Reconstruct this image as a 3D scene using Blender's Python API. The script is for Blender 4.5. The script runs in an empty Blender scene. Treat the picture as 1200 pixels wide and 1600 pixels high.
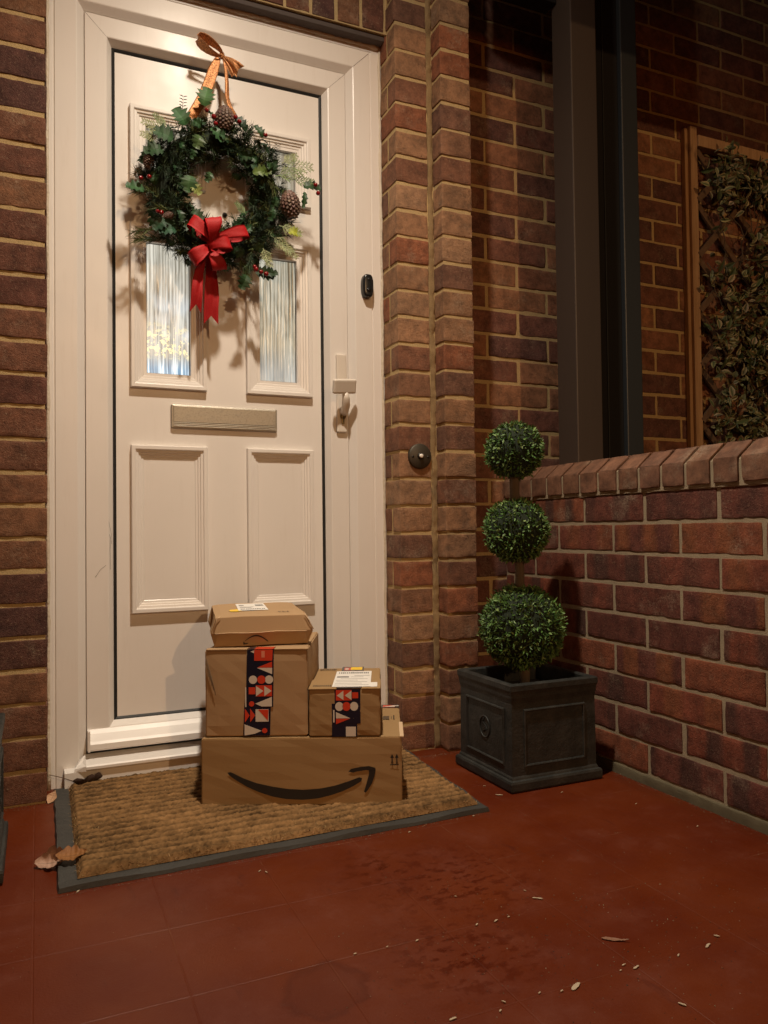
import bpy, bmesh, math, random
import numpy as np
from mathutils import Vector, Matrix, Euler
random.seed(7); RNG = np.random.default_rng(7)
SC = bpy.context.scene
COL = SC.collection
R = math.radians

# ------------------------------------------------------------------ camera
CAM = np.array([0.0, -1.96, 0.617])
RM = np.array([[0.91360765, -0.40642027, -0.01198436],     # right
               [0.00169856, -0.02565961, 0.9996693],       # up
               [0.40659338, 0.91332587, 0.02275249]])      # forward
FPX = 1216.8
cd = bpy.data.cameras.new('camera'); cam = bpy.data.objects.new('camera', cd); COL.objects.link(cam)
mw = Matrix.Identity(4)
for i in range(3):
    mw[i][0], mw[i][1], mw[i][2] = RM[0][i], RM[1][i], -RM[2][i]
    mw[i][3] = CAM[i]
cam.matrix_world = mw
cd.sensor_width = 36; cd.lens = 36*FPX/1600; cd.clip_start = 0.02; cd.clip_end = 500
SC.camera = cam

# ------------------------------------------------------------------ night sky, lamp, exposure
w = bpy.data.worlds.new('World'); SC.world = w; w.use_nodes = True
wn = w.node_tree.nodes; wl = w.node_tree.links
sky = wn.new('ShaderNodeTexSky'); sky.sky_type = 'NISHITA'; sky.sun_disc = False
sky.sun_elevation = R(1.0); sky.sun_rotation = R(200)
wm = wn.new('ShaderNodeMix'); wm.data_type = 'RGBA'; wm.blend_type = 'MULTIPLY'; wm.inputs[0].default_value = 1      # town glow: warm night sky
wm.inputs[7].default_value = (1.0, 0.74, 0.50, 1); wl.new(sky.outputs[0], wm.inputs[6])
wl.new(wm.outputs[2], wn['Background'].inputs[0]); wn['Background'].inputs[1].default_value = 0.075
SC.view_settings.view_transform = 'Standard'; SC.view_settings.look = 'None'
SC.view_settings.exposure = 0.0; SC.view_settings.gamma = 1
SC.cycles.use_denoising = True

LAMP = (0.47, -0.68, 2.36)          # porch lamp over the step, shining mostly downwards
ld = bpy.data.lights.new('porch_lamp_bulb', 'POINT'); ld.energy = 50; ld.color = (1.0, 0.855, 0.68); ld.shadow_soft_size = 0.034
ld.use_nodes = True
nt = ld.node_tree; em = nt.nodes['Emission']
tc = nt.nodes.new('ShaderNodeTexCoord'); sx = nt.nodes.new('ShaderNodeSeparateXYZ')
ng = nt.nodes.new('ShaderNodeMath'); ng.operation = 'MULTIPLY'; ng.inputs[1].default_value = -1
fc = nt.nodes.new('ShaderNodeFloatCurve'); cv = fc.mapping.curves[0]          # photometric curve of the fitting: cos(angle from nadir) -> strength / 4
for k, (x, y) in enumerate(((0, .05), (.25, .06), (.5, .125), (.75, .33), (.87, .56), (.95, .84), (1, .90))):
    if k in (0, 6): p = cv.points[0 if k == 0 else -1]; p.location = (x, y)
    else: cv.points.new(x, y)
fc.mapping.update()
m4_ = nt.nodes.new('ShaderNodeMath'); m4_.operation = 'MULTIPLY'; m4_.inputs[1].default_value = 4
nt.links.new(tc.outputs['Normal'], sx.inputs[0]); nt.links.new(sx.outputs['Z'], ng.inputs[0]); nt.links.new(ng.outputs[0], fc.inputs['Value'])
nt.links.new(fc.outputs[0], m4_.inputs[0]); nt.links.new(m4_.outputs[0], em.inputs['Strength'])
lo = bpy.data.objects.new('porch_lamp_bulb', ld); lo.location = LAMP; COL.objects.link(lo)
# orange street lamp across the road, behind the photographer
sl = bpy.data.lights.new('street_lamp_bulb', 'POINT'); sl.energy = 1300; sl.color = (1.0, 0.60, 0.29); sl.shadow_soft_size = 0.05
so = bpy.data.objects.new('street_lamp_bulb', sl); so.location = (1.65, -14.8, 5.15); COL.objects.link(so)

# ------------------------------------------------------------------ helpers
def at(px, py, axis, val):
    d = RM.T @ np.array([(px-600)/FPX, -(py-800)/FPX, 1.0])
    t = (val-CAM[axis])/d[axis]
    return Vector(CAM + t*d)

def tag(o, label=None, cat=None, group=None, kind=None):
    if label: o['label'] = label
    if cat: o['category'] = cat
    if group: o['group'] = group
    if kind: o['kind'] = kind
    return o

def thing(name, label, cat, loc=(0, 0, 0), group=None):
    o = bpy.data.objects.new(name, None); COL.objects.link(o); o.location = loc
    o.empty_display_size = 0.05
    return tag(o, label, cat, group)

def link(name, me, parent=None, keep=True):
    o = bpy.data.objects.new(name, me); COL.objects.link(o)
    if parent is not None:
        o.parent = parent
        if keep:
            o.matrix_parent_inverse = Matrix.Identity(4)
            # verts were given in world space: shift into the frame of the root
            root = parent; off = Vector((0, 0, 0))
            while root is not None:
                off += root.location; root = root.parent
            if off.length > 0:
                me.transform(Matrix.Translation(-off))
    return o

class MB:
    """collects geometry with material slots"""
    def __init__(s): s.v = []; s.f = []; s.m = []; s.sm = []
    def add(s, verts, faces, mat=0, smooth=False):
        b = len(s.v); s.v.extend([tuple(p) for p in verts])
        for f in faces:
            s.f.append(tuple(b+i for i in f)); s.m.append(mat); s.sm.append(smooth)
    def box(s, x0, x1, y0, y1, z0, z1, mat=0, M=None):
        v = [Vector((x, y, z)) for z in (z0, z1) for y in (y0, y1) for x in (x0, x1)]
        if M: v = [M @ p for p in v]
        s.add(v, [(0, 2, 3, 1), (4, 5, 7, 6), (0, 1, 5, 4), (2, 6, 7, 3), (0, 4, 6, 2), (1, 3, 7, 5)], mat)
    def bbox(s, x0, x1, y0, y1, z0, z1, b=.003, mat=0, M=None, seg=2):
        bm = bmesh.new(); bmesh.ops.create_cube(bm, size=1)
        for q in bm.verts:
            q.co = Vector((x0+(q.co.x+.5)*(x1-x0), y0+(q.co.y+.5)*(y1-y0), z0+(q.co.z+.5)*(z1-z0)))
        bmesh.ops.bevel(bm, geom=bm.edges[:], offset=b, segments=seg, profile=.5, affect='EDGES')
        s.frombm(bm, mat, M)
    def frombm(s, bm, mat=0, M=None, smooth=False):
        bm.verts.ensure_lookup_table(); bm.verts.index_update()
        v = [(M @ q.co if M else q.co.copy()) for q in bm.verts]
        s.add(v, [[q.index for q in f.verts] for f in bm.faces], mat, smooth); bm.free()
    def poly(s, pts, mat=0): s.add(pts, [tuple(range(len(pts)))], mat)
    def prism(s, pts, ext, mat=0):
        n = len(pts); e = Vector(ext); a = [Vector(p) for p in pts]; b = [p+e for p in a]
        s.add(a+b, [tuple(range(n))[::-1], tuple(range(n, 2*n))]+[(i, (i+1) % n, n+(i+1) % n, n+i) for i in range(n)], mat)
    def tube(s, pts, rads, n=8, mat=0, cap=True):
        pts = [Vector(p) for p in pts]; rings = []; base = len(s.v)
        up = Vector((0.13, .21, 1)).normalized()
        for i, p in enumerate(pts):
            t = (pts[min(i+1, len(pts)-1)]-pts[max(i-1, 0)]).normalized()
            a = t.cross(up);
            if a.length < 1e-3: a = t.cross(Vector((1, 0, 0)))
            a.normalize(); b = t.cross(a)
            r = rads[i] if hasattr(rads, '__len__') else rads
            rings.append([p+a*math.cos(k*2*math.pi/n)*r+b*math.sin(k*2*math.pi/n)*r for k in range(n)])
        v = [q for r_ in rings for q in r_]; f = []
        for i in range(len(pts)-1):
            for k in range(n):
                f.append((i*n+k, i*n+(k+1) % n, (i+1)*n+(k+1) % n, (i+1)*n+k))
        if cap: f += [tuple(range(n))[::-1], tuple(range((len(pts)-1)*n, len(pts)*n))]
        s.add(v, f, mat, True)
    def ring(s, x0, x1, z0, z1, prof, mat=0):
        """mitred rectangular frame facing -Y: prof = [(inset, y), ...]"""
        loops = []
        for ins, y in prof:
            loops.append([(x0+ins, y, z0+ins), (x1-ins, y, z0+ins), (x1-ins, y, z1-ins), (x0+ins, y, z1-ins)])
        for a, b in zip(loops[:-1], loops[1:]):
            for i in range(4):
                j = (i+1) % 4
                s.add([a[i], a[j], b[j], b[i]], [(0, 1, 2, 3)], mat)
    def ball(s, c, r, mat=0, sub=2, sc=(1, 1, 1)):
        bm = bmesh.new(); bmesh.ops.create_icosphere(bm, subdivisions=sub, radius=r)
        for q in bm.verts: q.co = Vector((q.co.x*sc[0], q.co.y*sc[1], q.co.z*sc[2]))+Vector(c)
        s.frombm(bm, mat, None, True)
    def build(s, name, mats, parent=None):
        me = bpy.data.meshes.new(name); me.from_pydata(s.v, [], s.f)
        for m in (mats if isinstance(mats, (list, tuple)) else [mats]): me.materials.append(m)
        me.polygons.foreach_set('material_index', s.m); me.polygons.foreach_set('use_smooth', s.sm)
        me.update()
        return link(name, me, parent)

def extrude_x(pts, x0, x1):
    """closed (y, z) profile pulled along X"""
    mb = MB(); mb.prism([(x0, y, z) for y, z in pts], (x1-x0, 0, 0)); return mb

# numpy value noise ---------------------------------------------------
_T = RNG.random(4096)
def vnoise(p, f, seed=0):
    q = p*f+seed*17.31; i = np.floor(q).astype(np.int64); t = q-i; t = t*t*(3-2*t); out = 0
    for a in (0, 1):
        for b in (0, 1):
            for c in (0, 1):
                h = ((i[:, 0]+a)*73856093 ^ (i[:, 1]+b)*19349663 ^ (i[:, 2]+c)*83492791 ^ (seed*2654435)) & 4095
                wgt = (t[:, 0] if a else 1-t[:, 0])*(t[:, 1] if b else 1-t[:, 1])*(t[:, 2] if c else 1-t[:, 2])
                out = out+_T[h]*wgt
    return out*2-1

# materials ------------------------------------------------------------
def mat(name, base=(.5, .5, .5), rough=.6, metal=0, spec=.5, coat=0):
    m = bpy.data.materials.new(name); m.use_nodes = True
    b = m.node_tree.nodes['Principled BSDF']
    b.inputs['Base Color'].default_value = (*base, 1); b.inputs['Roughness'].default_value = rough
    b.inputs['Metallic'].default_value = metal; b.inputs['Specular IOR Level'].default_value = spec
    b.inputs['Coat Weight'].default_value = coat
    return m
def N(m, t, **kw):
    n = m.node_tree.nodes.new(t)
    for k, v in kw.items():
        if k.startswith('i_'): n.inputs[k[2:].replace('_', ' ')].default_value = v
        else: setattr(n, k, v)
    return n
def L(m, a, b): m.node_tree.links.new(a, b)
def coords(m, scale=(1, 1, 1)):
    t = N(m, 'ShaderNodeTexCoord'); mp = N(m, 'ShaderNodeMapping'); mp.inputs['Scale'].default_value = scale
    L(m, t.outputs['Object'], mp.inputs[0]); return mp.outputs[0]
def noise(m, vec, scale, detail=3, rough=.55):
    n = N(m, 'ShaderNodeTexNoise'); n.inputs['Scale'].default_value = scale; n.inputs['Detail'].default_value = detail
    n.inputs['Roughness'].default_value = rough; L(m, vec, n.inputs['Vector']); return n.outputs['Fac']
def ramp(m, fac, stops):
    r = N(m, 'ShaderNodeValToRGB'); e = r.color_ramp.elements
    e[0].position, e[0].color = stops[0][0], (*stops[0][1], 1); e[1].position, e[1].color = stops[-1][0], (*stops[-1][1], 1)
    for p, c in stops[1:-1]:
        q = e.new(p); q.color = (*c, 1)
    L(m, fac, r.inputs[0]); return r.outputs[0]
def mix(m, fac, a, b, mode='MIX'):
    x = N(m, 'ShaderNodeMix', data_type='RGBA', blend_type=mode)
    for s, v in ((0, fac), (6, a), (7, b)):
        if isinstance(v, (int, float)): x.inputs[s].default_value = v
        elif isinstance(v, tuple): x.inputs[s].default_value = (*v, 1)
        else: L(m, v, x.inputs[s])
    return x.outputs[2]
def g(v): return (v, v, v)
def bump(m, h, strength=.5, dist=.002):
    b = N(m, 'ShaderNodeBump'); b.inputs['Strength'].default_value = strength; b.inputs['Distance'].default_value = dist
    L(m, h, b.inputs['Height']); L(m, b.outputs[0], m.node_tree.nodes['Principled BSDF'].inputs['Normal']); return b
def setc(m, c): L(m, c, m.node_tree.nodes['Principled BSDF'].inputs['Base Color'])
def setr(m, c): L(m, c, m.node_tree.nodes['Principled BSDF'].inputs['Roughness'])
def attr(m, name='Col'):
    a = N(m, 'ShaderNodeAttribute'); a.attribute_name = name; return a.outputs['Color']

def brick_mat(name, rough=.88, pale=.35, grain=1.0):
    m = mat(name, rough=rough, spec=.25); v = coords(m)
    n1 = noise(m, v, 34, 5, .7); n2 = noise(m, v, 480, 3, .7); n3 = noise(m, v, 10, 4, .6); n6 = noise(m, v, 170, 4, .75)
    c = mix(m, ramp(m, n1, [(.32, g(0)), (.68, g(1))]), mix(m, 1.0, attr(m), g(.60), 'MULTIPLY'), mix(m, 1.0, attr(m), (1.38, 1.32, 1.22), 'MULTIPLY'))
    c = mix(m, ramp(m, n6, [(.57, g(0)), (.72, g(pale*grain))]), c, (.45, .33, .22))
    c = mix(m, ramp(m, n6, [(.28, g(.75*grain)), (.42, g(0))]), c, (.035, .022, .019))
    c = mix(m, ramp(m, n2, [(.62, g(0)), (.76, g(pale))]), c, (.42, .31, .22))
    c = mix(m, mix(m, 1.0, ramp(m, n3, [(.56, g(0)), (.72, g(.55))]), ramp(m, n6, [(.38, g(0)), (.60, g(1))]), 'MULTIPLY'), c, (.40, .31, .22))
    setc(m, c)
    h = mix(m, .5, ramp(m, n1, [(0, g(0)), (1, g(1))]), mix(m, .4, ramp(m, n6, [(.2, g(0)), (.62, g(1))]), ramp(m, n2, [(.2, g(0)), (.6, g(1))])))
    bump(m, h, 1.0, .0042 if grain > .5 else .0015); return m
M_BRICK = brick_mat('weathered_red_brick', .9, .45); M_BRICK2 = brick_mat('banded_red_brick', .8, .34)
M_CAPB = brick_mat('smooth_coping_brick', .62, .05, .25)
def mortar_mat(name, c1, c2):
    m = mat(name, rough=.95, spec=.2); v = coords(m)
    n1 = noise(m, v, 30, 4); n2 = noise(m, v, 600, 3, .7)
    c = mix(m, n1, c1, c2); c = mix(m, ramp(m, n2, [(.3, g(.55)), (.5, g(0))]), c, (.1, .075, .045)); setc(m, c)
    bump(m, mix(m, .6, ramp(m, n1, [(0, g(0)), (1, g(1))]), ramp(m, n2, [(0, g(0)), (1, g(1))])), .9, .004); return m
M_MORT = mortar_mat('ochre_lime_mortar', (.66, .48, .235), (.50, .36, .18))
M_MORT2 = mortar_mat('grey_cement_mortar', (.48, .38, .25), (.30, .24, .165))

M_UPVC = mat('white_upvc', (.74, .70, .65), .30, spec=.5)
v = coords(M_UPVC); n1 = noise(M_UPVC, v, 7, 4); n2 = noise(M_UPVC, coords(M_UPVC, (1, 1, .12)), 60, 4, .7)
c = mix(M_UPVC, ramp(M_UPVC, n2, [(.55, g(0)), (.8, g(.16))]), (.80, .765, .725), (.55, .49, .42))
c = mix(M_UPVC, ramp(M_UPVC, n1, [(.4, g(0)), (.75, g(.12))]), c, (.66, .61, .54)); setc(M_UPVC, c)
setr(M_UPVC, ramp(M_UPVC, n1, [(.2, g(.26)), (.8, g(.42))])); bump(M_UPVC, noise(M_UPVC, v, 14, 2), .08, .004)
M_CAULK = mat('frame_sealant', (.66, .58, .46), .5); bump(M_CAULK, noise(M_CAULK, coords(M_CAULK), 90, 3), .7, .004)
M_GASK = mat('black_rubber_gasket', (.012, .013, .013), .5)
M_LINT = mat('dark_lintel_paint', (.085, .062, .052), .75); bump(M_LINT, noise(M_LINT, coords(M_LINT), 60, 4), .5, .004)

def glass_mat(name, kind):
    m = mat(name, (.22, .21, .19), .22, spec=.5); t = N(m, 'ShaderNodeTexCoord'); o = t.outputs['Object']
    mp = N(m, 'ShaderNodeMapping'); mp.inputs['Scale'].default_value = (1, 1, .028); L(m, o, mp.inputs[0])
    dn = N(m, 'ShaderNodeTexNoise'); dn.inputs['Scale'].default_value = 16; L(m, o, dn.inputs['Vector'])
    warp = mix(m, .0035, mp.outputs[0], dn.outputs['Color'], 'ADD')
    s1 = noise(m, warp, 215, 1, .5); s2 = noise(m, warp, 70, 2, .5)
    st = mix(m, .22, s1, s2)
    if kind == 'bright':
        c = ramp(m, st, [(.30, (.20, .175, .12)), (.42, (.42, .39, .31)), (.52, (.56, .53, .44)), (.62, (.86, .82, .70))])
        sep = N(m, 'ShaderNodeSeparateXYZ'); L(m, o, sep.inputs[0])
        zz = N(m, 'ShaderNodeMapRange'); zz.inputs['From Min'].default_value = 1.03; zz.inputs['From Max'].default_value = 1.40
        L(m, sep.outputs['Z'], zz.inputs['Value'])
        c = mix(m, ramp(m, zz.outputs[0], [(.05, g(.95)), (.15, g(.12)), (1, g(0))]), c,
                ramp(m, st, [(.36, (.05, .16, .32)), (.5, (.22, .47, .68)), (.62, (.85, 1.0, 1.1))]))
        blob = noise(m, o, 75, 2, .7)
        wht = mix(m, 1.0, ramp(m, blob, [(.50, g(0)), (.58, g(1))]), ramp(m, zz.outputs[0], [(.11, g(0)), (.17, g(1)), (.26, g(.85)), (.40, g(0))]), 'MULTIPLY')
        c = mix(m, wht, c, (1.25, 1.1, .60))
        blob2 = noise(m, o, 16, 1)
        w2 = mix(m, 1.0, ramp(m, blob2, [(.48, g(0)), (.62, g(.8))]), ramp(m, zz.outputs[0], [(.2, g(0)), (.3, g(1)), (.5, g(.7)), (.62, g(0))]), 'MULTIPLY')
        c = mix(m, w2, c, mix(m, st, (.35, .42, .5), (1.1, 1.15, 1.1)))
        strength = .95
    else:
        c = ramp(m, st, [(.30, (.07, .068, .045)), (.42, (.30, .29, .215)), (.52, (.42, .41, .325)), (.62, (.70, .68, .56))])
        sep = N(m, 'ShaderNodeSeparateXYZ'); L(m, o, sep.inputs[0])
        zz = N(m, 'ShaderNodeMapRange'); zz.inputs['From Min'].default_value = 1.03; zz.inputs['From Max'].default_value = 1.40
        L(m, sep.outputs['Z'], zz.inputs['Value'])
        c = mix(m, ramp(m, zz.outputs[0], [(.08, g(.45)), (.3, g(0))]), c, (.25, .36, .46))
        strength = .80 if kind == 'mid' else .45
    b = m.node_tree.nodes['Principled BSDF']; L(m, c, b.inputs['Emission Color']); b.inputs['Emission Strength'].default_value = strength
    bump(m, st, .6, .004); return m
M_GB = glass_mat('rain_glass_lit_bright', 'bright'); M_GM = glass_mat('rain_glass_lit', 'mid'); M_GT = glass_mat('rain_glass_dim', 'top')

M_LETTER = mat('aged_satin_metal', (.40, .36, .30), .42, .8)
v = coords(M_LETTER); n1 = noise(M_LETTER, v, 260, 4, .75)
n0 = noise(M_LETTER, v, 22, 4)
setc(M_LETTER, mix(M_LETTER, ramp(M_LETTER, n1, [(.48, g(0)), (.74, g(.6))]), (.44, .41, .35), mix(M_LETTER, n0, (.36, .30, .20), (.22, .215, .20))))
setr(M_LETTER, ramp(M_LETTER, n1, [(.3, g(.38)), (.7, g(.62))])); bump(M_LETTER, n1, .35, .001)
M_HANDLE = mat('cream_white_metal', (.72, .66, .58), .32, spec=.6); bump(M_HANDLE, noise(M_HANDLE, coords(M_HANDLE), 200, 4), .2, .001)
M_BRASS = mat('dull_brass', (.32, .25, .12), .4, .9)
M_BLACKP = mat('black_gloss_plastic', (.012, .013, .015), .22)
M_GREYP = mat('grey_plastic', (.10, .10, .10), .35)
M_BRONZE = mat('dull_bronze', (.075, .062, .045), .5, .5); bump(M_BRONZE, noise(M_BRONZE, coords(M_BRONZE), 300, 3), .3, .001)
M_BUTTON = mat('white_button', (.85, .8, .72), .2)
M_SCREW = mat('dark_screw', (.03, .025, .02), .4, .6)

# red painted porch floor
M_FLOOR = mat('red_painted_floor', (.2, .03, .02), .5, spec=.28)
m = M_FLOOR; v = coords(m)
n1 = noise(m, v, 3.2, 5, .6); n2 = noise(m, v, 11, 5, .65); n3 = noise(m, v, 260, 3, .6); n4 = noise(m, coords(m, (1, .25, 1)), 26, 5, .7)
c = mix(m, ramp(m, n1, [(.36, g(0)), (.64, g(1))]), (.094, .0120, .0014), (.126, .0215, .0036))
c = mix(m, ramp(m, n2, [(.55, g(0)), (.72, g(.55))]), c, (.135, .031, .014))
c = mix(m, ramp(m, n4, [(.62, g(0)), (.70, g(.45))]), c, (.055, .0075, .003))
c = mix(m, ramp(m, n3, [(.70, g(0)), (.78, g(.30))]), c, (.20, .075, .040))
br = N(m, 'ShaderNodeTexBrick'); br.offset = 0; br.inputs['Scale'].default_value = 1; br.inputs['Brick Width'].default_value = .193
br.inputs['Row Height'].default_value = .193; br.inputs['Mortar Size'].default_value = .0016; br.inputs['Mortar Smooth'].default_value = .6
mp = N(m, 'ShaderNodeMapping'); mp.inputs['Location'].default_value = (.007+.193*10, .509-.193*3+.193*20, 0)
L(m, N(m, 'ShaderNodeTexCoord').outputs['Object'], mp.inputs[0]); L(m, mp.outputs[0], br.inputs['Vector'])
jf = br.outputs['Fac']
worn = noise(m, v, 7, 4, .6)
jm = mix(m, 1.0, jf, ramp(m, worn, [(.55, g(.015)), (.70, g(.65))]), 'MULTIPLY')
c = mix(m, jm, c, (.19, .07, .035))
def blot(cx_, cy_, r0_, r1_):
    d_ = N(m, 'ShaderNodeVectorMath', operation='DISTANCE'); L(m, v, d_.inputs[0]); d_.inputs[1].default_value = (cx_, cy_, 0)
    return ramp(m, d_.outputs['Value'], [(r0_, g(1)), (r1_, g(0))])
n5 = noise(m, coords(m, (1, 1.6, 1)), 34, 4, .65)
zone = None
for q_ in ((at(700, 1375, 2, 0), .02, .20), (at(720, 1490, 2, 0), .02, .15), (at(600, 1360, 2, 0), .01, .12)):
    z_ = blot(q_[0].x, q_[0].y, q_[1], q_[2]); zone = z_ if zone is None else mix(m, 1.0, zone, z_, 'LIGHTEN')
damp = mix(m, 1.0, zone, ramp(m, n5, [(.51, g(0)), (.58, g(.85))]), 'MULTIPLY')
q_ = at(510, 1545, 2, 0); d2_ = N(m, 'ShaderNodeVectorMath', operation='DISTANCE'); nz_ = N(m, 'ShaderNodeTexNoise'); nz_.inputs['Scale'].default_value = 22; L(m, v, nz_.inputs['Vector']); L(m, mix(m, .06, v, nz_.outputs['Color'], 'ADD'), d2_.inputs[0]); d2_.inputs[1].default_value = (q_.x+.03, q_.y+.03, .03)
ringm = ramp(m, d2_.outputs['Value'], [(.0, g(.28)), (.048, g(.28)), (.058, g(.6)), (.068, g(0))])
damp = mix(m, 1.0, damp, ringm, 'LIGHTEN')
c = mix(m, damp, c, (.060, .0075, .003)); setc(m, c)
setr(m, mix(m, damp, ramp(m, n2, [(.3, g(.36)), (.7, g(.60))]), g(.22)))
inv = N(m, 'ShaderNodeMath', operation='SUBTRACT'); inv.inputs[0].default_value = 1; L(m, jf, inv.inputs[1])
h = mix(m, .5, inv.outputs[0], mix(m, .6, ramp(m, n2, [(0, g(0)), (1, g(1))]), ramp(m, n3, [(0, g(0)), (1, g(1))]))); bump(m, h, .45, .0025)

M_PAVE = mat('dark_paving', (.06, .055, .05), .9); bump(M_PAVE, noise(M_PAVE, coords(M_PAVE), 60, 4), .5, .01)
M_RUBBER = mat('grey_rubber', (.055, .058, .06), .62); bump(M_RUBBER, noise(M_RUBBER, coords(M_RUBBER), 220, 3), .4, .002)
setc(M_RUBBER, mix(M_RUBBER, noise(M_RUBBER, coords(M_RUBBER), 18, 4), (.028, .028, .026), (.055, .052, .045)))
M_COIR = mat('coir', (.2, .1, .04), .95, spec=.1); setc(M_COIR, attr(M_COIR))

def cardboard(name, c1, c2):
    m = mat(name, c1, .82, spec=.2); v = coords(m)
    n1 = noise(m, v, 4, 2); n2 = noise(m, v, 420, 3, .7)
    c = mix(m, ramp(m, n1, [(.3, g(0)), (.7, g(1))]), c1, c2); c = mix(m, ramp(m, n2, [(.55, g(0)), (.8, g(.14))]), c, tuple(x*.6 for x in c1)); setc(m, c)
    bump(m, mix(m, .5, ramp(m, noise(m, v, 11, 3), [(0, g(0)), (1, g(1))]), ramp(m, n2, [(0, g(0)), (1, g(1))])), .10, .003); return m
M_CARD = cardboard('brown_cardboard', (.315, .195, .088), (.35, .22, .102))
M_CARD2 = cardboard('pale_cardboard', (.38, .245, .13), (.42, .27, .145))
M_EDGE = mat('cardboard_edge', (.62, .44, .27), .9)
M_INK = mat('black_print', (.012, .011, .011), .5); M_INKF = mat('faint_print', (.10, .065, .035), .8)
M_NAVY = mat('navy_tape', (.008, .012, .028), .18, spec=.6); M_TRED = mat('red_tape_print', (.62, .055, .025), .2, spec=.6)
M_TWHITE = mat('white_tape_print', (.66, .60, .52), .22, spec=.6); M_LABEL = mat('white_paper_label', (.80, .77, .72), .45)
M_LGREY = mat('label_print', (.16, .15, .15), .6); M_YELL = mat('yellow_sticker', (.85, .55, .03), .5)
M_PLANT = mat('dark_grey_fibreclay', (.045, .045, .043), .55)
v = coords(M_PLANT); n1 = noise(M_PLANT, v, 25, 5, .7)
setc(M_PLANT, mix(M_PLANT, ramp(M_PLANT, n1, [(.4, g(0)), (.7, g(1))]), (.013, .015, .014), (.036, .037, .034)))
bump(M_PLANT, noise(M_PLANT, v, 160, 4), .5, .002)
M_SOIL = mat('dark_soil', (.015, .011, .008), .95)
M_STEM = mat('bark_stem', (.12, .085, .055), .85); bump(M_STEM, noise(M_STEM, coords(M_STEM, (1, 1, .25)), 200, 4), 1, .004)
M_LEAF = mat('leaf_from_colour', (.05, .1, .03), .5, spec=.35); setc(M_LEAF, attr(M_LEAF))
M_LEAFM = mat('matt_leaf_from_colour', (.05, .1, .03), .65, spec=.3); setc(M_LEAFM, attr(M_LEAFM))
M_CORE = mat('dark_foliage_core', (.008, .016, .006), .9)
M_BERRY = mat('red_berry', (.20, .004, .007), .15, coat=.5)
M_CONE = mat('pine_cone', (.05, .024, .020), .6); setc(M_CONE, attr(M_CONE))
M_RIB = mat('red_burlap_ribbon', (.48, .012, .012), .6, spec=.3)
v = coords(M_RIB); n1 = noise(M_RIB, v, 520, 2, .6); setc(M_RIB, mix(M_RIB, n1, (.24, .002, .004), (.54, .012, .014))); bump(M_RIB, n1, .6, .0012)
M_GOLD = mat('gold_lurex_ribbon', (.62, .30, .10), .45, .45)
v = coords(M_GOLD); n1 = noise(M_GOLD, v, 330, 3, .7); setc(M_GOLD, mix(M_GOLD, ramp(M_GOLD, n1, [(.38, g(0)), (.64, g(1))]), (.26, .095, .035), (.80, .38, .15))); bump(M_GOLD, n1, .8, .0012)
M_POST = mat('brown_painted_post', (.060, .043, .034), .42); bump(M_POST, noise(M_POST, coords(M_POST, (1, 1, .2)), 40, 3), .15, .002)
M_POST2 = mat('charcoal_frame_paint', (.028, .032, .036), .4); M_BLK = mat('black_seal_and_bar', (.006, .006, .006), .9)
M_WOOD = mat('weathered_pine', (.3, .17, .08), .75)
v = coords(M_WOOD, (1, 1, .06)); n1 = noise(M_WOOD, v, 120, 4, .6); n2 = noise(M_WOOD, coords(M_WOOD, (1, 1, .5)), 9, 3)
c = mix(M_WOOD, ramp(M_WOOD, n1, [(.3, g(0)), (.7, g(1))]), (.34, .19, .085), (.50, .31, .155)); c = mix(M_WOOD, ramp(M_WOOD, n2, [(.66, g(0)), (.72, g(.8))]), c, (.09, .04, .02)); setc(M_WOOD, c)
bump(M_WOOD, n1, .4, .002)
M_SLAT = mat('dark_weathered_slat', (.14, .08, .04), .85); setc(M_SLAT, mix(M_SLAT, noise(M_SLAT, coords(M_SLAT), 60, 4), (.08, .045, .025), (.20, .12, .065)))
M_DEAD = mat('dead_leaf', (.2, .09, .04), .7); setc(M_DEAD, attr(M_DEAD)); bump(M_DEAD, noise(M_DEAD, coords(M_DEAD), 120, 3), .5, .002)
M_CHIP = mat('pale_flake', (.44, .35, .24), .8)

# ------------------------------------------------------------------ ground
def sheet(name, x0, x1, y0, y1, z, m, nx=1, ny=1):
    mb = MB(); v = [(x0+(x1-x0)*i/nx, y0+(y1-y0)*j/ny, z) for j in range(ny+1) for i in range(nx+1)]
    mb.add(v, [(j*(nx+1)+i, j*(nx+1)+i+1, (j+1)*(nx+1)+i+1, (j+1)*(nx+1)+i) for j in range(ny) for i in range(nx)])
    return tag(mb.build(name, m), kind='structure')
sheet('ground', -60, 60, -80, 40, -.16, M_PAVE)
mb = MB(); mb.bbox(-2.2, 1.40, -2.6, .16, -.15, 0, .006); tag(mb.build('porch_floor', M_FLOOR), kind='structure')

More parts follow.
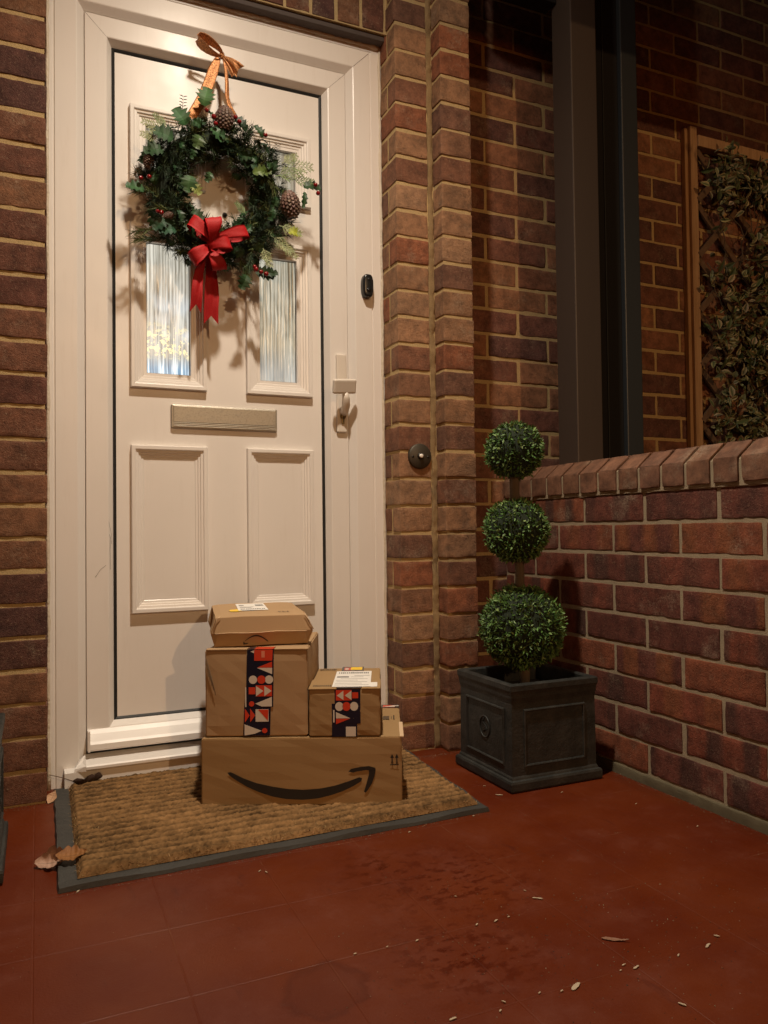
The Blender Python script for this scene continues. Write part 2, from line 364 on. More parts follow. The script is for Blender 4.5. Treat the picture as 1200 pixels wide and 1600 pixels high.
# ------------------------------------------------------------------ brickwork
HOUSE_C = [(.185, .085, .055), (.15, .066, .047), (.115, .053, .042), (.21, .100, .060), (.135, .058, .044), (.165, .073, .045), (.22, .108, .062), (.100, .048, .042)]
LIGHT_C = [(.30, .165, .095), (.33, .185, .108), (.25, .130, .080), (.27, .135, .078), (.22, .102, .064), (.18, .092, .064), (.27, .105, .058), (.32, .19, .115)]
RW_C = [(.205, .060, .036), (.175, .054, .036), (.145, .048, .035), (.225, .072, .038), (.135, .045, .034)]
BAY_LIT_C = [tuple(x*1.4 for x in c_) for c_ in HOUSE_C]  # house brick colours lightened for the bay, lamplight put into the colour
CAP_C = [(.19, .098, .062), (.17, .086, .056), (.20, .102, .066), (.18, .092, .062)]
def axis_cells(a, b, cell, r):
    Ln = b-a
    if Ln <= 2.2*r: return np.linspace(a, b, 3)
    inner = np.linspace(a+r, b-r, max(2, int(round((Ln-2*r)/cell))+1))
    return np.concatenate([[a, a+r*.4], inner, [b-r*.4, b]])
class Bricks:
    def __init__(s, amp=.75, r=.0022): s.V = []; s.F = []; s.C = []; s.n = 0; s.amp = amp; s.r = r
    def brick(s, lo, hi, faces, col, cell=.011, band=None, shear=None, r=None):
        r0 = r or s.r; lo = np.array(lo, float); hi = np.array(hi, float); seed = random.random()*50
        for fc in faces:
            ax = 'xyz'.index(fc[1]); sgn = 1 if fc[0] == '+' else -1; o = [i for i in range(3) if i != ax]
            A = axis_cells(lo[o[0]], hi[o[0]], cell, r0); B = axis_cells(lo[o[1]], hi[o[1]], cell, r0)
            na, nb = len(A), len(B); P = np.zeros((na*nb, 3)); gA, gB = np.meshgrid(A, B, indexing='ij')
            P[:, o[0]] = gA.ravel(); P[:, o[1]] = gB.ravel(); P[:, ax] = hi[ax] if sgn > 0 else lo[ax]
            P0 = P.copy()
            rr = r0*np.clip(1+1.6*vnoise(P0, 55, 3)+2.2*np.clip(vnoise(P0, 38, 14)-.5, 0, 1)*3, .35, 2.8)[:, None]
            q = np.clip(P, lo+rr, hi-rr); d = P-q; ln = np.linalg.norm(d, axis=1, keepdims=True)
            P = np.where(ln > 1e-9, q+d/np.maximum(ln, 1e-9)*rr, P)
            for k in range(3):
                P[:, k] += s.amp*(.0010*vnoise(P0+k*3.3, 22, k+5)+.0006*vnoise(P0+k*3.3, 110, k+9))
            c = np.tile(np.array(col), (na*nb, 1))*(1+.18*vnoise(P0+seed, 18, 2))[:, None]
            if band:
                u = P0[:, band[0]]-lo[band[0]]; wv = np.sin(u*2*math.pi/band[1]+band[2])
                k = np.clip(wv*2.2+.2, 0, 1)[:, None]*band[3]
                c = c*(1-k)+np.array(band[4])*k
            if shear is not None: P = shear(P)
            idx = np.arange(na*nb).reshape(na, nb)
            q4 = np.stack([idx[:-1, :-1], idx[1:, :-1], idx[1:, 1:], idx[:-1, 1:]], -1).reshape(-1, 4)
            flip = (sgn < 0) ^ (ax == 1)
            if flip: q4 = q4[:, ::-1]
            s.V.append(P); s.C.append(c); s.F.append(q4+s.n); s.n += na*nb
    def build(s, name, m, parent=None):
        V = np.concatenate(s.V); F = np.concatenate(s.F); C_ = np.concatenate(s.C)
        me = bpy.data.meshes.new(name); me.vertices.add(len(V)); me.vertices.foreach_set('co', V.ravel())
        me.loops.add(F.size); me.loops.foreach_set('vertex_index', F.ravel().astype(np.int32))
        me.polygons.add(len(F)); me.polygons.foreach_set('loop_start', np.arange(0, F.size, 4, dtype=np.int32))
        me.polygons.foreach_set('use_smooth', np.ones(len(F), bool))
        me.update(calc_edges=True); me.validate()
        a = me.attributes.new('Col', 'FLOAT_COLOR', 'POINT'); a.data.foreach_set('color', np.concatenate([np.clip(C_, 0, 1), np.ones((len(C_), 1))], 1).ravel())
        me.materials.append(m); return link(name, me, parent)
def slab(name, lo, hi, face, m, parent, cell=.012, amp=.0015):
    """mortar bed: one displaced face and plain sides"""
    lo = np.array(lo, float); hi = np.array(hi, float)
    mb = MB(); mb.box(lo[0], hi[0], lo[1], hi[1], lo[2], hi[2])
    return mb.build(name, m, parent)
def J(a=.0015): return random.uniform(-a, a)
CR = .0759      # course height
def stretcher(B, x0, x1, y, z0, n, phase, pal, half=.1125, ln=.225, cell=.011, dep=.03, zoff=0, fine=None):
    for k in range(n):
        za = z0+k*CR+.005; zb = z0+(k+1)*CR-.005
        ph = phase+(half if k % 2 else 0); a = x0-((x0-ph) % ln)
        while a < x1:
            p, q = max(a+.005, x0), min(a+ln-.005, x1)
            if q-p > .02:
                cl = cell if (fine is None or fine(p, q, za)) else .03
                B.brick((p+J(), y+J(.0010), za+J()), (q+J(), y+dep, zb+J()), ('-y', '-x', '+x', '-z', '+z'), random.choice(pal), cl)
            a += ln

house = thing('house_wall', 'red brick house front with ochre mortar around the white front door', 'wall', (0, 0, 0))
# left of the door
B = Bricks()
for k in range(37):
    za = k*CR+.005; zb = (k+1)*CR-.005; x = .02; ln = .1025 if k % 2 else .215; first = True
    while x > -1.6:
        l = ln if first else .215; fine = x > -.2
        B.brick((x-l+J(), J(.0010), za+J()), (x+(J(.0015) if first else J()), .10 if first else .03, zb+J()), ('-y', '-x', '+x', '-z', '+z'), random.choice(HOUSE_C), .010 if fine else .04)
        x -= l+.010; first = False
B.build('left_brickwork', M_BRICK, house)
mb = MB(); mb.box(-1.62, .0165, .0027, .30, -.05, 2.82); mb.build('left_mortar', M_MORT, house)
# soldier course over the door and the wall above
B = Bricks()
x = .024
while x < .91:
    B.brick((x+J(), .055+J(.0010), 2.050+J()), (x+.0655, .16, 2.262+J()), ('-y', '-x', '+x', '-z'), random.choice(HOUSE_C), .010); x += .0750
B.build('soldier_course', M_BRICK, house)
B = Bricks(); stretcher(B, .02, .922, .055, 2.277, 7, .02, HOUSE_C, cell=.03); B.build('upper_brickwork', M_BRICK, house)
mb = MB(); mb.box(.018, .926, .0577, .30, 2.046, 2.82); mb.build('upper_mortar', M_MORT, house)
mb = MB(); mb.bbox(.019, .921, .066, .30, 2.030, 2.0445, .002); mb.build('lintel', M_LINT, house)
# right pier
B = Bricks(.6, .0018)
for k in range(37):
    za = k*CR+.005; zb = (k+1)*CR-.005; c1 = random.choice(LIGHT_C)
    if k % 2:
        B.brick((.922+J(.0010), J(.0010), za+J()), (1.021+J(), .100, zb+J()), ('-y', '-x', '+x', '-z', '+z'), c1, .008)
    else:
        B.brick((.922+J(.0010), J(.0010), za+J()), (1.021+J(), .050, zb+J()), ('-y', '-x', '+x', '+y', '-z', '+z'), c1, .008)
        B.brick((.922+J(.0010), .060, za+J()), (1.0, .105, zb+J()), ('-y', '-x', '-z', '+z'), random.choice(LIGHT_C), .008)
B.build('pier_brickwork', M_BRICK, house)
mb = MB(); mb.box(.9246, 1.05, .0027, .30, -.05, 2.82); mb.build('pier_mortar', M_MORT, house)
# the protruding pilaster
B = Bricks(.6, .0018)
for k in range(37):
    za = k*CR+.005; zb = (k+1)*CR-.005
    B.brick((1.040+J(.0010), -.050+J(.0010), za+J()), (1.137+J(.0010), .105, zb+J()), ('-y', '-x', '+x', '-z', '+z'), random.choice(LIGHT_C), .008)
B.build('pilaster_brickwork', M_BRICK, house)
mb = MB(); mb.box(1.0428, 1.1345, -.0473, .30, -.05, 2.82); mb.build('pilaster_mortar', M_MORT, house)
# mortar fillet in the corner between pier and pilaster: lumpy strip
Bf = Bricks(3.2, .003)
Bf.brick((1.0215, -.0015, 0), (1.0390, .02, 2.82), ('-y', '-x', '+x'), (.42, .30, .15), .007)
mf = mortar_mat('corner_fillet_mortar', (.42, .29, .14), (.24, .165, .09)); Bf.build('mortar_fillet', mf, house)
# recessed bay running on behind the low wall
B = Bricks(.7)
stretcher(B, 1.137, 3.8, .10, .008-CR, 41, 1.388+.1125, BAY_LIT_C, cell=.011, fine=lambda p, q, z: p < 2.5 and z < 2.7)
B.build('bay_brickwork', M_BRICK, house)
mb = MB(); mb.box(1.13, 3.8, .1024, .30, -.10, 3.03); mb.build('bay_mortar', M_MORT, house)

# porch roof over the step (its front beam shades the upper walls from the street lamp)
pr = thing('porch_roof', 'dark timber porch roof with a deep front beam, above the step and out of the picture', 'roof', (1, -.9, 2.7))
mb = MB(); mb.box(-1.6, 3.8, -1.85, .04, 2.80, 2.90); mb.build('deck', M_LINT, pr)
mb = MB(); mb.box(-1.6, 3.8, -1.84, -1.78, 2.42, 2.797); mb.build('front_beam', M_LINT, pr)

# low boundary wall at right
low = thing('low_brick_wall', 'low banded red brick wall with bevelled coping along the right side of the porch', 'wall')
XW = 1.33
B = Bricks(.3, .0018)
for k in range(9):
    za = .024+k*.0755+.005; zb = za+.0655; ph = -.507 if k % 2 == 0 else -.507+.1125
    a = .1-((.1-ph) % .2245)+.2245
    a = ph+.2245*5
    while a > -2.3:
        p, q = a-.2245+.005, min(a-.005, .098); c1 = random.choice(RW_C)
        if q-p > .02:
            cl = .010 if p > -1.0 else .03
            B.brick((XW+J(.0007), p+J(), za+J(.001)), (XW+.03, q+J(), zb+J(.001)), ('-x', '-y', '+y', '-z', '+z'), c1, cl,
                    band=(1, random.uniform(.085, .15), random.uniform(0, 6.28), random.choice([0, .5, .75, .85]), random.choice([(.060, .032, .028), (.075, .036, .030), (.23, .080, .036)])))
        a -= .2245
    # outer face, plain
B.build('brickwork', M_BRICK2, low)
mb = MB(); mb.box(XW+.0022, XW+.20, -2.3, .105, .018, .702); mb.build('mortar', M_MORT2, low)
Bp = Bricks(1.6, .004); Bp.brick((XW-.004, -2.3, -.02), (XW+.02, .10, .024), ('-x', '+z'), (.30, .25, .17), .009); Bp.build('mortar_footing', mortar_mat('dirty_footing_mortar', (.20, .165, .10), (.10, .085, .055)), low)
# coping: bricks on edge, 45 degree bevel along both long arrises
B = Bricks(.35, .002)
def cant(P):
    P = P.copy(); over = np.clip(P[:, 2]-.760, 0, 1)/.036
    xc = XW+.1075; s_ = np.sign(P[:, 0]-xc); lim = (.1175-.045*np.clip(over, 0, 1))
    P[:, 0] = xc+s_*np.minimum(np.abs(P[:, 0]-xc), lim); return P
y = .095
while y > -2.3:
    f = .009 if y > -1.0 else .02
    y1 = y; y0 = y-.0645
    # front face, bevel, top as one solid prism with slightly soft edges
    c1 = random.choice(CAP_C)
    B.brick((XW-.008, y0+J(.001), .708), (XW+.04, y1+J(.001), .7605), ('-x', '-y', '+y', '-z'), c1, f)
    def bev(P, lo=XW-.008):
        P = P.copy(); P[:, 2] += (P[:, 0]-lo)*.82; return P
    B.brick((XW-.0075, y0+J(.001), .7600-.010), (XW+.0385, y1+J(.001), .7602), ('+z', '-y', '+y'), c1, f, shear=bev)
    B.brick((XW+.038, y0, .74), (XW+.215, y1, .798), ('+z', '-y', '+y'), c1, .02)
    y -= .0745
B.build('coping', M_CAPB, low)
mb = MB()
mb.prism([(XW-.003, -2.3, .700), (XW+.21, -2.3, .700), (XW+.21, -2.3, .793), (XW+.042, -2.3, .793), (XW-.0035, -2.3, .7555)], (0, 2.40, 0))
mb.build('coping_mortar', M_MORT2, low)
Bp = Bricks(1.5, .003); Bp.brick((XW-.002, -2.3, .697), (XW+.02, .10, .711), ('-x', '+z', '-z'), (.4, .3, .2), .012); Bp.build('bed_joint', M_MORT2, low)
mb = MB(); mb.box(XW+.20, XW+.214, -2.3, .10, -.1, .70); mb.build('outer_face', M_BRICK2, low)

# ------------------------------------------------------------------ front door
door = thing('front_door', 'closed white panelled front door with lit textured glass in a white frame', 'door', (.47, .12, 0))
OX0, OX1 = .002, .924
mb = MB(); mb.ring(OX0, OX1, -.14, 2.045, [(0, .20), (0, .1005), (.032, .1000), (.034, .1025), (.037, .1025), (.039, .0985), (.088, .0980), (.0905, .0990), (.106, .1135), (.1075, .116), (.1075, .20)])
fr = mb.build('frame', M_UPVC, door)
for (xa, za, xb, zb, ys) in ((OX0+.040, 2.045-.040, OX0+.0895, 2.045-.0895, .0978), (OX1-.040, 2.045-.040, OX1-.0895, 2.045-.0895, .0978)):
    q = MB(); q.tube([(xa, ys, za), (xb, ys, zb)], .0005, 4); q.build('weld_seam', M_LGREY, fr)
# wavy sealant beads along both jambs and the head
def bead(p0, p1, r, n=70, seedk=0):
    b = MB(); P = []
    for i in range(n+1):
        t = i/n; q = Vector(p0).lerp(Vector(p1), t)
        P.append(q+Vector((random.uniform(-.0012, .0012), random.uniform(-.001, .001), random.uniform(-.0005, .0005))))
    b.tube(P, [r*random.uniform(.75, 1.3) for _ in P], 7); return b
b = bead((.0235, .094, 0), (.0235, .094, 2.03), .004); bead2 = bead((.919, .1005, 0), (.919, .1005, 2.03), .0045); bead3 = bead((.02, .1005, 2.029), (.92, .1005, 2.029), .0075)
o = len(b.v)
for q in (bead2, bead3): b.add(q.v, q.f, 0, True)
b.build('sealant', M_CAULK, fr)
SX0, SX1, SZ0, SZ1 = .1105, .8140, .0790, 1.9345
mb = MB(); mb.ring(SX0, SX1, SZ0, SZ1, [(0, .17), (0, .1115), (.0015, .1100), (.051, .1095), (.0535, .1105), (.0655, .1300), (.0655, .17)])
sash = mb.build('sash', M_UPVC, door)
for (xa, za, xb, zb) in ((SX0+.002, SZ1-.002, SX0+.051, SZ1-.051), (SX1-.002, SZ1-.002, SX1-.051, SZ1-.051), (SX0+.004, SZ0+.004, SX0+.051, SZ0+.051)):
    q = MB(); q.tube([(xa, .1096, za), (xb, .1096, zb)], .0004, 4); q.build('weld_seam', M_LGREY, sash)
mb = MB(); mb.ring(.1755, .7490, .1430, 1.8695, [(0, .1318), (.004, .1300), (.0105, .1340), (.0105, .16)]); mb.build('gasket', M_GASK, sash)
# leaf with four glazed openings
LX0, LX1, LZ0, LZ1, LY = .1835, .7415, .1505, 1.8600, .1330
PANX = [(.2195, .4150), (.5220, .7115)]
ROWS = [(.4100, .8430, False), (.9920, 1.4200, True), (1.5300, 1.7300, True)]
IN = .041
xs = [LX0, PANX[0][0]+IN, PANX[0][1]-IN, PANX[1][0]+IN, PANX[1][1]-IN, LX1]
zs = [LZ0, ROWS[1][0]+IN, ROWS[1][1]-IN, ROWS[2][0]+IN, ROWS[2][1]-IN, LZ1]
mb = MB()
for i in range(5):
    for j in range(5):
        if i in (1, 3) and j in (1, 3): continue
        mb.box(xs[i], xs[i+1], LY, .165, zs[j], zs[j+1])
bm = bmesh.new(); me = bpy.data.meshes.new('tmp'); me.from_pydata(mb.v, [], mb.f); bm.from_mesh(me); bpy.data.meshes.remove(me)
bmesh.ops.remove_doubles(bm, verts=bm.verts, dist=1e-5)
bmesh.ops.delete(bm, geom=[f for f in bm.faces if any(o is not f and set(o.verts) == set(f.verts) for o in f.verts[0].link_faces)], context='FACES')
mb = MB(); mb.frombm(bm); leaf = mb.build('door_panel', M_UPVC, door)
def hprof(h, glazed):
    p = [(0, -.001), (.0006, h*.85), (.002, h), (.0095, h), (.0115, h*.95), (.0125, h*.72), (.0185, h*.66), (.0195, h*.42), (.0245, h*.36), (.0255, h*.14)]
    return p+([(.032, h*.10), (.034, -.001), (.0410, -.002), (.0418, -.004), (.0418, -.020)] if glazed else [(.031, h*.10), (.0325, .0004)])
for r, (z0, z1, gl) in enumerate(ROWS):
    for c, (x0, x1) in enumerate(PANX):
        mb = MB(); mb.ring(x0, x1, z0, z1, [(i, LY-h) for i, h in hprof(.0145, gl)]); mo = mb.build('panel_moulding', M_UPVC, leaf)
        if gl:
            mb = MB(); mb.box(x0+.036, x1-.036, LY+.0120, LY+.0150, z0+.036, z1-.036)
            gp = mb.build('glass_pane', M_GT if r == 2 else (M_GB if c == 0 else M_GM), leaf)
            mb = MB(); mb.ring(x0+.0412, x1-.0412, z0+.0412, z1-.0412, [(0, LY+.004), (0, LY+.0118), (.0025, LY+.0118)]); mb.build('glazing_gasket', M_GASK, leaf)
            if r == 1 and c == 0: gp['label'] = 'pane with a blue glow along its foot and yellow sparkles above it'
# leaf furniture
mb = MB(); mb.bbox(.321, .6075, .1245, .1335, .8905, .9535, .0025); lb = mb.build('letterbox', M_LETTER, leaf)
mb = MB(); mb.bbox(.3265, .6020, .1220, .1250, .9060, .9500, .0015)
for i, z in enumerate((.9000, .9045, .8960)): mb.bbox(.3265, .6020, .1222, .1250, z-.0014, z+.0012, .0006)
mb.build('flap', M_LETTER, lb)
mb = MB(); mb.tube([(.467, .1335, 1.478), (.467, .1285, 1.478)], .0065, 20); mb.build('spyhole', M_BRONZE, leaf)
mb = MB(); mb.tube([(.467, .1284, 1.478), (.467, .1276, 1.478)], .0038, 16); mb.build('spyhole_lens', M_BLACKP, leaf)
mb = MB(); mb.ball((.235, .1295, 1.146), .0022); mb.build('nail', M_SCREW, leaf)
mb = MB(); mb.tube([(.4395, .112, 1.875), (.4395, .085, 1.880)], .0016, 8); mb.build('hanging_nail', M_SCREW, sash)
# weather bar and sill
mb = extrude_x([(.111, .131), (.107, .131), (.098, .122), (.086, .106), (.081, .100), (.080, .088), (.084, .0835), (.111, .0835)], .117, .808)
mb.box(.1115, .1170, .0800, .1100, .0828, .1320); mb.box(.808, .8130, .0800, .1100, .0828, .1320)
mb.build('weather_bar', M_UPVC, sash)
mb = extrude_x([(.115, .071), (.070, .0615), (.053, .0590), (.0495, .0560), (.0495, .0500), (.054, .0460), (.115, .0460)], .106, .818)
mb.prism([(.106, .0500, .046), (.106, .0500, .0585), (.106, .098, .075), (.092, .0960, .063), (.080, .060, .052), (.080, .058, .046)], (.0, .0, .0001))
thr = mb.build('threshold', M_UPVC, door)
mb = extrude_x([(.098, .0455), (.0560, .0450), (.0555, -.01), (.098, -.01)], .058, .866); mb.build('sill_board', M_UPVC, thr)
# handle
mb = MB(); mb.bbox(.7755, .8065, .1000, .1105, .894, 1.118, .0042, seg=3); hd = mb.build('handle_plate', M_HANDLE, sash)
mb = MB()
mb.tube([(.795, .103, .950), (.795, .090, .955), (.794, .078, .968), (.791, .070, .986), (.789, .067, 1.003)], [.0110, .0116, .0118, .0112, .0090], 16)
Mh = Matrix.Translation((.783, .060, 1.018)) @ Euler((R(16), R(-5), R(8))).to_matrix().to_4x4()
mb.bbox(-.036, .036, -.0075, .0075, -.0205, .0205, .0055, M=Mh, seg=3); mb.build('lever', M_HANDLE, hd)
mb = MB(); mb.tube([(.7925, .1005, .9400), (.7925, .0955, .9400)], .0085, 20); mb.bbox(.7880, .7970, .0958, .1005, .918, .938, .002); mb.build('lock_cylinder', M_BRASS, hd)
mb = MB(); mb.box(.7915, .7935, .0948, .0958, .922, .946); mb.build('keyhole', M_GASK, hd)
# scuffs on the lower left of the sash
mb = MB()
for pts in ([(170, 815), (174, 835), (172, 860), (173, 890)], [(149, 902), (157, 890), (166, 883)], [(171, 835), (175, 850)]):
    q = [at(a, b, 1, .1093) for a, b in pts]; mb.tube(q, .00035, 4)
mb.build('scuff', M_LGREY, sash)

# doorbells
db = thing('video_doorbell', 'small black video doorbell stuck on the right side of the white door frame', 'doorbell', (.868, .098, 1.3175))
mb = MB(); loops = []
for ins, y_ in ((0, .099), (0, .083), (.0012, .0795), (.0035, .0775), (.0065, .0768)):
    loops.append([(.868+(.0165-ins)*math.copysign(abs(math.cos(t))**.62, math.cos(t)), y_, 1.3175+(.0335-ins)*math.copysign(abs(math.sin(t))**.72, math.sin(t))) for t in np.linspace(0, 2*math.pi, 41)[:-1]])
n = 40; vv = [p for l_ in loops for p in l_]
mb.add(vv, [(k*n+i, k*n+(i+1) % n, (k+1)*n+(i+1) % n, (k+1)*n+i) for k in range(4) for i in range(n)]+[tuple(range(4*n, 5*n))], 0, True); mb.build('body', M_BLACKP, db)
mb = MB(); mb.tube([(.868, .0772, 1.3350), (.868, .0764, 1.3350)], .0045, 20); mb.build('lens', M_GASK, db)
mb = MB(); mb.tube([(.868, .0772, 1.3050), (.868, .0763, 1.3050)], .0075, 24); mb.build('button', M_BLACKP, db)

bp = thing('bell_push', 'round dark bronze bell push with a white button, screwed to the brick pier', 'doorbell', (.985, 0, .823))
mb = MB(); mb.tube([(.983, .003, .8225), (.983, -.006, .8225), (.983, -.0090, .8225)], [.0355, .0355, .0325], 40); mb.build('backplate', M_BRONZE, bp)
mb = MB(); mb.tube([(.983, -.009, .8225), (.983, -.0125, .8225)], [.010, .0085], 24); mb.build('button_ring', M_SCREW, bp)
mb = MB(); mb.tube([(.983, -.012, .8225), (.983, -.0160, .8225), (.983, -.0172, .8225)], [.0062, .0058, .003], 20); mb.build('button', M_BUTTON, bp)
for dx in (-.024, .024):
    mb = MB(); mb.tube([(.983+dx, -.0085, .8205), (.983+dx, -.0098, .8205)], .0035, 12); mb.build('screw', M_SCREW, bp)

# ------------------------------------------------------------------ coloured-vertex soup for leaves, needles, fibres
class Soup:
    def __init__(s): s.v = []; s.f = []; s.c = []
    def add(s, pts, faces, cols):
        b = len(s.v); s.v.extend(pts); s.f.extend([tuple(b+i for i in f) for f in faces])
        s.c.extend(cols if isinstance(cols, list) else [cols]*len(pts))
    def build(s, name, m, parent=None, smooth=False):
        me = bpy.data.meshes.new(name); me.from_pydata([tuple(p) for p in s.v], [], s.f)
        a = me.attributes.new('Col', 'FLOAT_COLOR', 'POINT')
        a.data.foreach_set('color', np.array([(*c, 1) for c in s.c], dtype=np.float32).ravel())
        if smooth: me.polygons.foreach_set('use_smooth', [True]*len(me.polygons))
        me.materials.append(m); me.update(); return link(name, me, parent)
def rv(): return Vector((random.gauss(0, 1), random.gauss(0, 1), random.gauss(0, 1))).normalized()
def leafblade(S, base, dirv, nrm, ln, wd, col, fold=.25, rows=((0, .12), (.35, 1), (.7, .8), (1, .05)), edge=None, curl=0):
    """a folded blade: rows = (t, width) along dirv"""
    dirv = dirv.normalized(); side = dirv.cross(nrm).normalized(); up = side.cross(dirv).normalized()
    pts = []; cols = []
    for t, wv in rows:
        c = base+dirv*ln*t-up*curl*ln*t*t; h = wd*.5*wv
        pts += [c-side*h+up*h*fold*2, c, c+side*h+up*h*fold*2]
        e = edge or col; cols += [e, col, e]
    n = len(rows); f = []
    for i in range(n-1):
        a = i*3; f += [(a, a+1, a+4, a+3), (a+1, a+2, a+5, a+4)]
    S.add(pts, f, cols)
def vary(c, a=.25, h=.1):
    k = 1+random.uniform(-a, a); return tuple(min(1, max(0, x*k*(1+random.uniform(-h, h)))) for x in c)

# ------------------------------------------------------------------ potted topiary
def make_topiary(cx, cy, label):
    t = thing('potted_topiary', label, 'potted plant', (cx, cy, 0), 'potted topiaries either side of the door')
    hw = .131; x0, x1, y0, y1 = cx-hw, cx+hw, cy-hw, cy+hw
    # hollow box body by outer loops (square rings), slightly tapered
    prof = [(hw-.02, .004), (hw-.001, .002), (hw+.001, .006), (hw+.001, .021), (hw-.001, .026), (hw-.006, .028), (hw-.007, .032), (hw-.0095, .036), (hw-.0105, .204), (hw-.0095, .210), (hw-.008, .217), (hw-.0075, .225), (hw-.006, .231), (hw-.0045, .235), (hw-.0045, .247), (hw-.0075, .250), (hw-.019, .250), (hw-.0215, .247), (hw-.022, .205)]
    mb = MB(); loops = [[(cx-a, cy-a, z), (cx+a, cy-a, z), (cx+a, cy+a, z), (cx-a, cy+a, z)] for a, z in prof]
    for a, b in zip(loops[:-1], loops[1:]):
        for i in range(4):
            j = (i+1) % 4; mb.add([a[i], a[j], b[j], b[i]], [(0, 1, 2, 3)])
    mb.box(cx-hw+.02, cx+hw-.02, cy-hw+.02, cy+hw-.02, .003, .008)
    pot = mb.build('planter', M_PLANT, t)
    mod = pot.modifiers.new('bev', 'BEVEL'); mod.width = .0015; mod.segments = 2; mod.limit_method = 'ANGLE'
    # raised panel bead on each face
    a = hw-.0100
    for k in range(4):
        mb = MB(); hwid = .089; z0, z1 = .054, .190
        prof2 = [(0, -.001), (.001, .0028), (.0035, .0040), (.006, .0028), (.0075, -.001)]
        mb.ring(-hwid, hwid, z0, z1, [(i, -a-h) for i, h in prof2])
        Mr = Matrix.Translation((cx, cy, 0)) @ Matrix.Rotation(k*math.pi/2, 4, 'Z')
        mb.v = [tuple(Mr @ Vector(p)) for p in mb.v]; mb.build('panel_bead', M_PLANT, pot)
    # round emblem on the two side faces
    for sx in (-1, 1):
        mb = MB(); c = (cx+sx*a, cy, .127)
        R0 = .023; n = 36
        ringp = [(c[0]+sx*.001, c[1]+R0*math.cos(i*2*math.pi/n), c[2]+R0*1.12*math.sin(i*2*math.pi/n)) for i in range(n+1)]
        mb.tube(ringp, .0019, 8, cap=False)
        for i in range(9):      # interlaced strokes of the cast monogram
            ph = i*.7; q = [(c[0]+sx*.001, c[1]+.011*math.sin(ph+u*2.1)*(.6+.4*math.cos(i)), c[2]+(.0165-.0036*i)+.005*math.cos(ph+u*2.6)) for u in (0, .33, .66, 1)]
            mb.tube(q, .0013, 6)
        mb.build('emblem', M_PLANT, pot)
    mb = MB(); mb.box(cx-hw+.0215, cx+hw-.0215, cy-hw+.0215, cy+hw-.0215, .190, .2055); mb.build('soil', M_SOIL, pot)
    mb = MB(); P = [(cx-.002-.0022*i+.003*math.sin(i*1.3), cy+.002*math.cos(i*1.7), .19+i*.06) for i in range(11)]
    mb.tube(P, [.0125+.001*math.sin(i*2.1) for i in range(11)], 12); mb.build('stem', M_STEM, t)
    for (z, r, n) in ((.366, .114, 5800), (.611, .0895, 3800), (.814, .0805, 3100)):
        S = Soup()
        ox = {.366: -.006, .611: -.020, .814: -.022}[z]
        C0 = Vector((cx+ox, cy, z))
        for i in range(n):
            d = rv(); lump = 1+.035*math.sin(d.x*7+z*9)*math.cos(d.z*6+d.y*5)
            rr = r*lump*random.uniform(.86, 1.0)*(1.07 if random.random() < .03 else 1)
            b = C0+d*(rr-.010); tw = (d*.62+rv()*.8).normalized()
            k = random.random()
            col = (.055, .120, .026) if k < .45 else ((.105, .20, .050) if k < .82 else (.20, .30, .10))
            leafblade(S, b, tw, rv(), random.uniform(.009, .014), random.uniform(.0040, .0060), vary(col), .18, ((0, .25), (.45, 1), (1, .12)))
        ball = S.build('foliage_ball', M_LEAF, t)
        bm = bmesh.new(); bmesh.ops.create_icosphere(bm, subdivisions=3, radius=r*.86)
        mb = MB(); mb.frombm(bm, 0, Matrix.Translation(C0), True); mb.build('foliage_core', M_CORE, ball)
    return t
def children(o): return [c for c in bpy.data.objects if c.parent is o]
def copy_tree(o, parent=None):
    c = o.copy(); COL.objects.link(c); c.parent = parent
    for ch in children(o): copy_tree(ch, c)
    return c
top = make_topiary(1.1335, -.285, 'three-ball topiary in a dark grey square planter, in the corner by the low wall')
bpy.context.view_layer.update()
top2 = copy_tree(top); top2.location = (1.132-1.320, -.290, 0)
top2['label'] = 'topiary in square planter left of the doormat, cut off by the picture edge'

# ------------------------------------------------------------------ doormat
matt = thing('doormat', 'brown ribbed coir doormat with a grey rubber border, under the parcels at the door', 'doormat', (.47, -.2, 0))
c00, c10, c11, c01 = Vector((.030, -.501, 0)), Vector((.900, -.486, 0)), Vector((.938, .060, 0)), Vector((.033, .066, 0))
def quad(u, v_): return c00.lerp(c10, u).lerp(c01.lerp(c11, u), v_)
mb = MB(); n = 24
edge = [quad(i/n, 0) for i in range(n)]+[quad(1, i/n) for i in range(n)]+[quad(1-i/n, 1) for i in range(n)]+[quad(0, 1-i/n) for i in range(n)]
cen = quad(.5, .5)
lo_, top_, in_ = [], [], []
for i, p in enumerate(edge):
    wob = Vector((random.uniform(-.0012, .0012), random.uniform(-.0012, .0012), 0))
    lo_.append(p+wob+Vector((0, 0, .0006))); top_.append(p+wob*1.0+Vector((0, 0, .0085+.002*math.sin(i*.9)))+(cen-p).normalized()*.003)
    in_.append(p+(cen-p)*.12+Vector((0, 0, .009)))
m4 = len(edge); mb.add(lo_+top_+in_, [(i, (i+1) % m4, m4+(i+1) % m4, m4+i) for i in range(m4)]+[(m4+i, m4+(i+1) % m4, 2*m4+(i+1) % m4, 2*m4+i) for i in range(m4)]+[tuple(range(2*m4, 3*m4))])
mb.build('rubber_base', M_RUBBER, matt)
mu0, mu1, mv0, mv1 = .038, .981, .046, .990
S = Soup(); NX, NY = 330, 230
gx, gy = np.meshgrid(np.linspace(0, 1, NX), np.linspace(0, 1, NY), indexing='ij')
pts = np.array([quad(mu0+(mu1-mu0)*a, mv0+(mv1-mv0)*b) for a, b in zip(gx.ravel(), gy.ravel())])
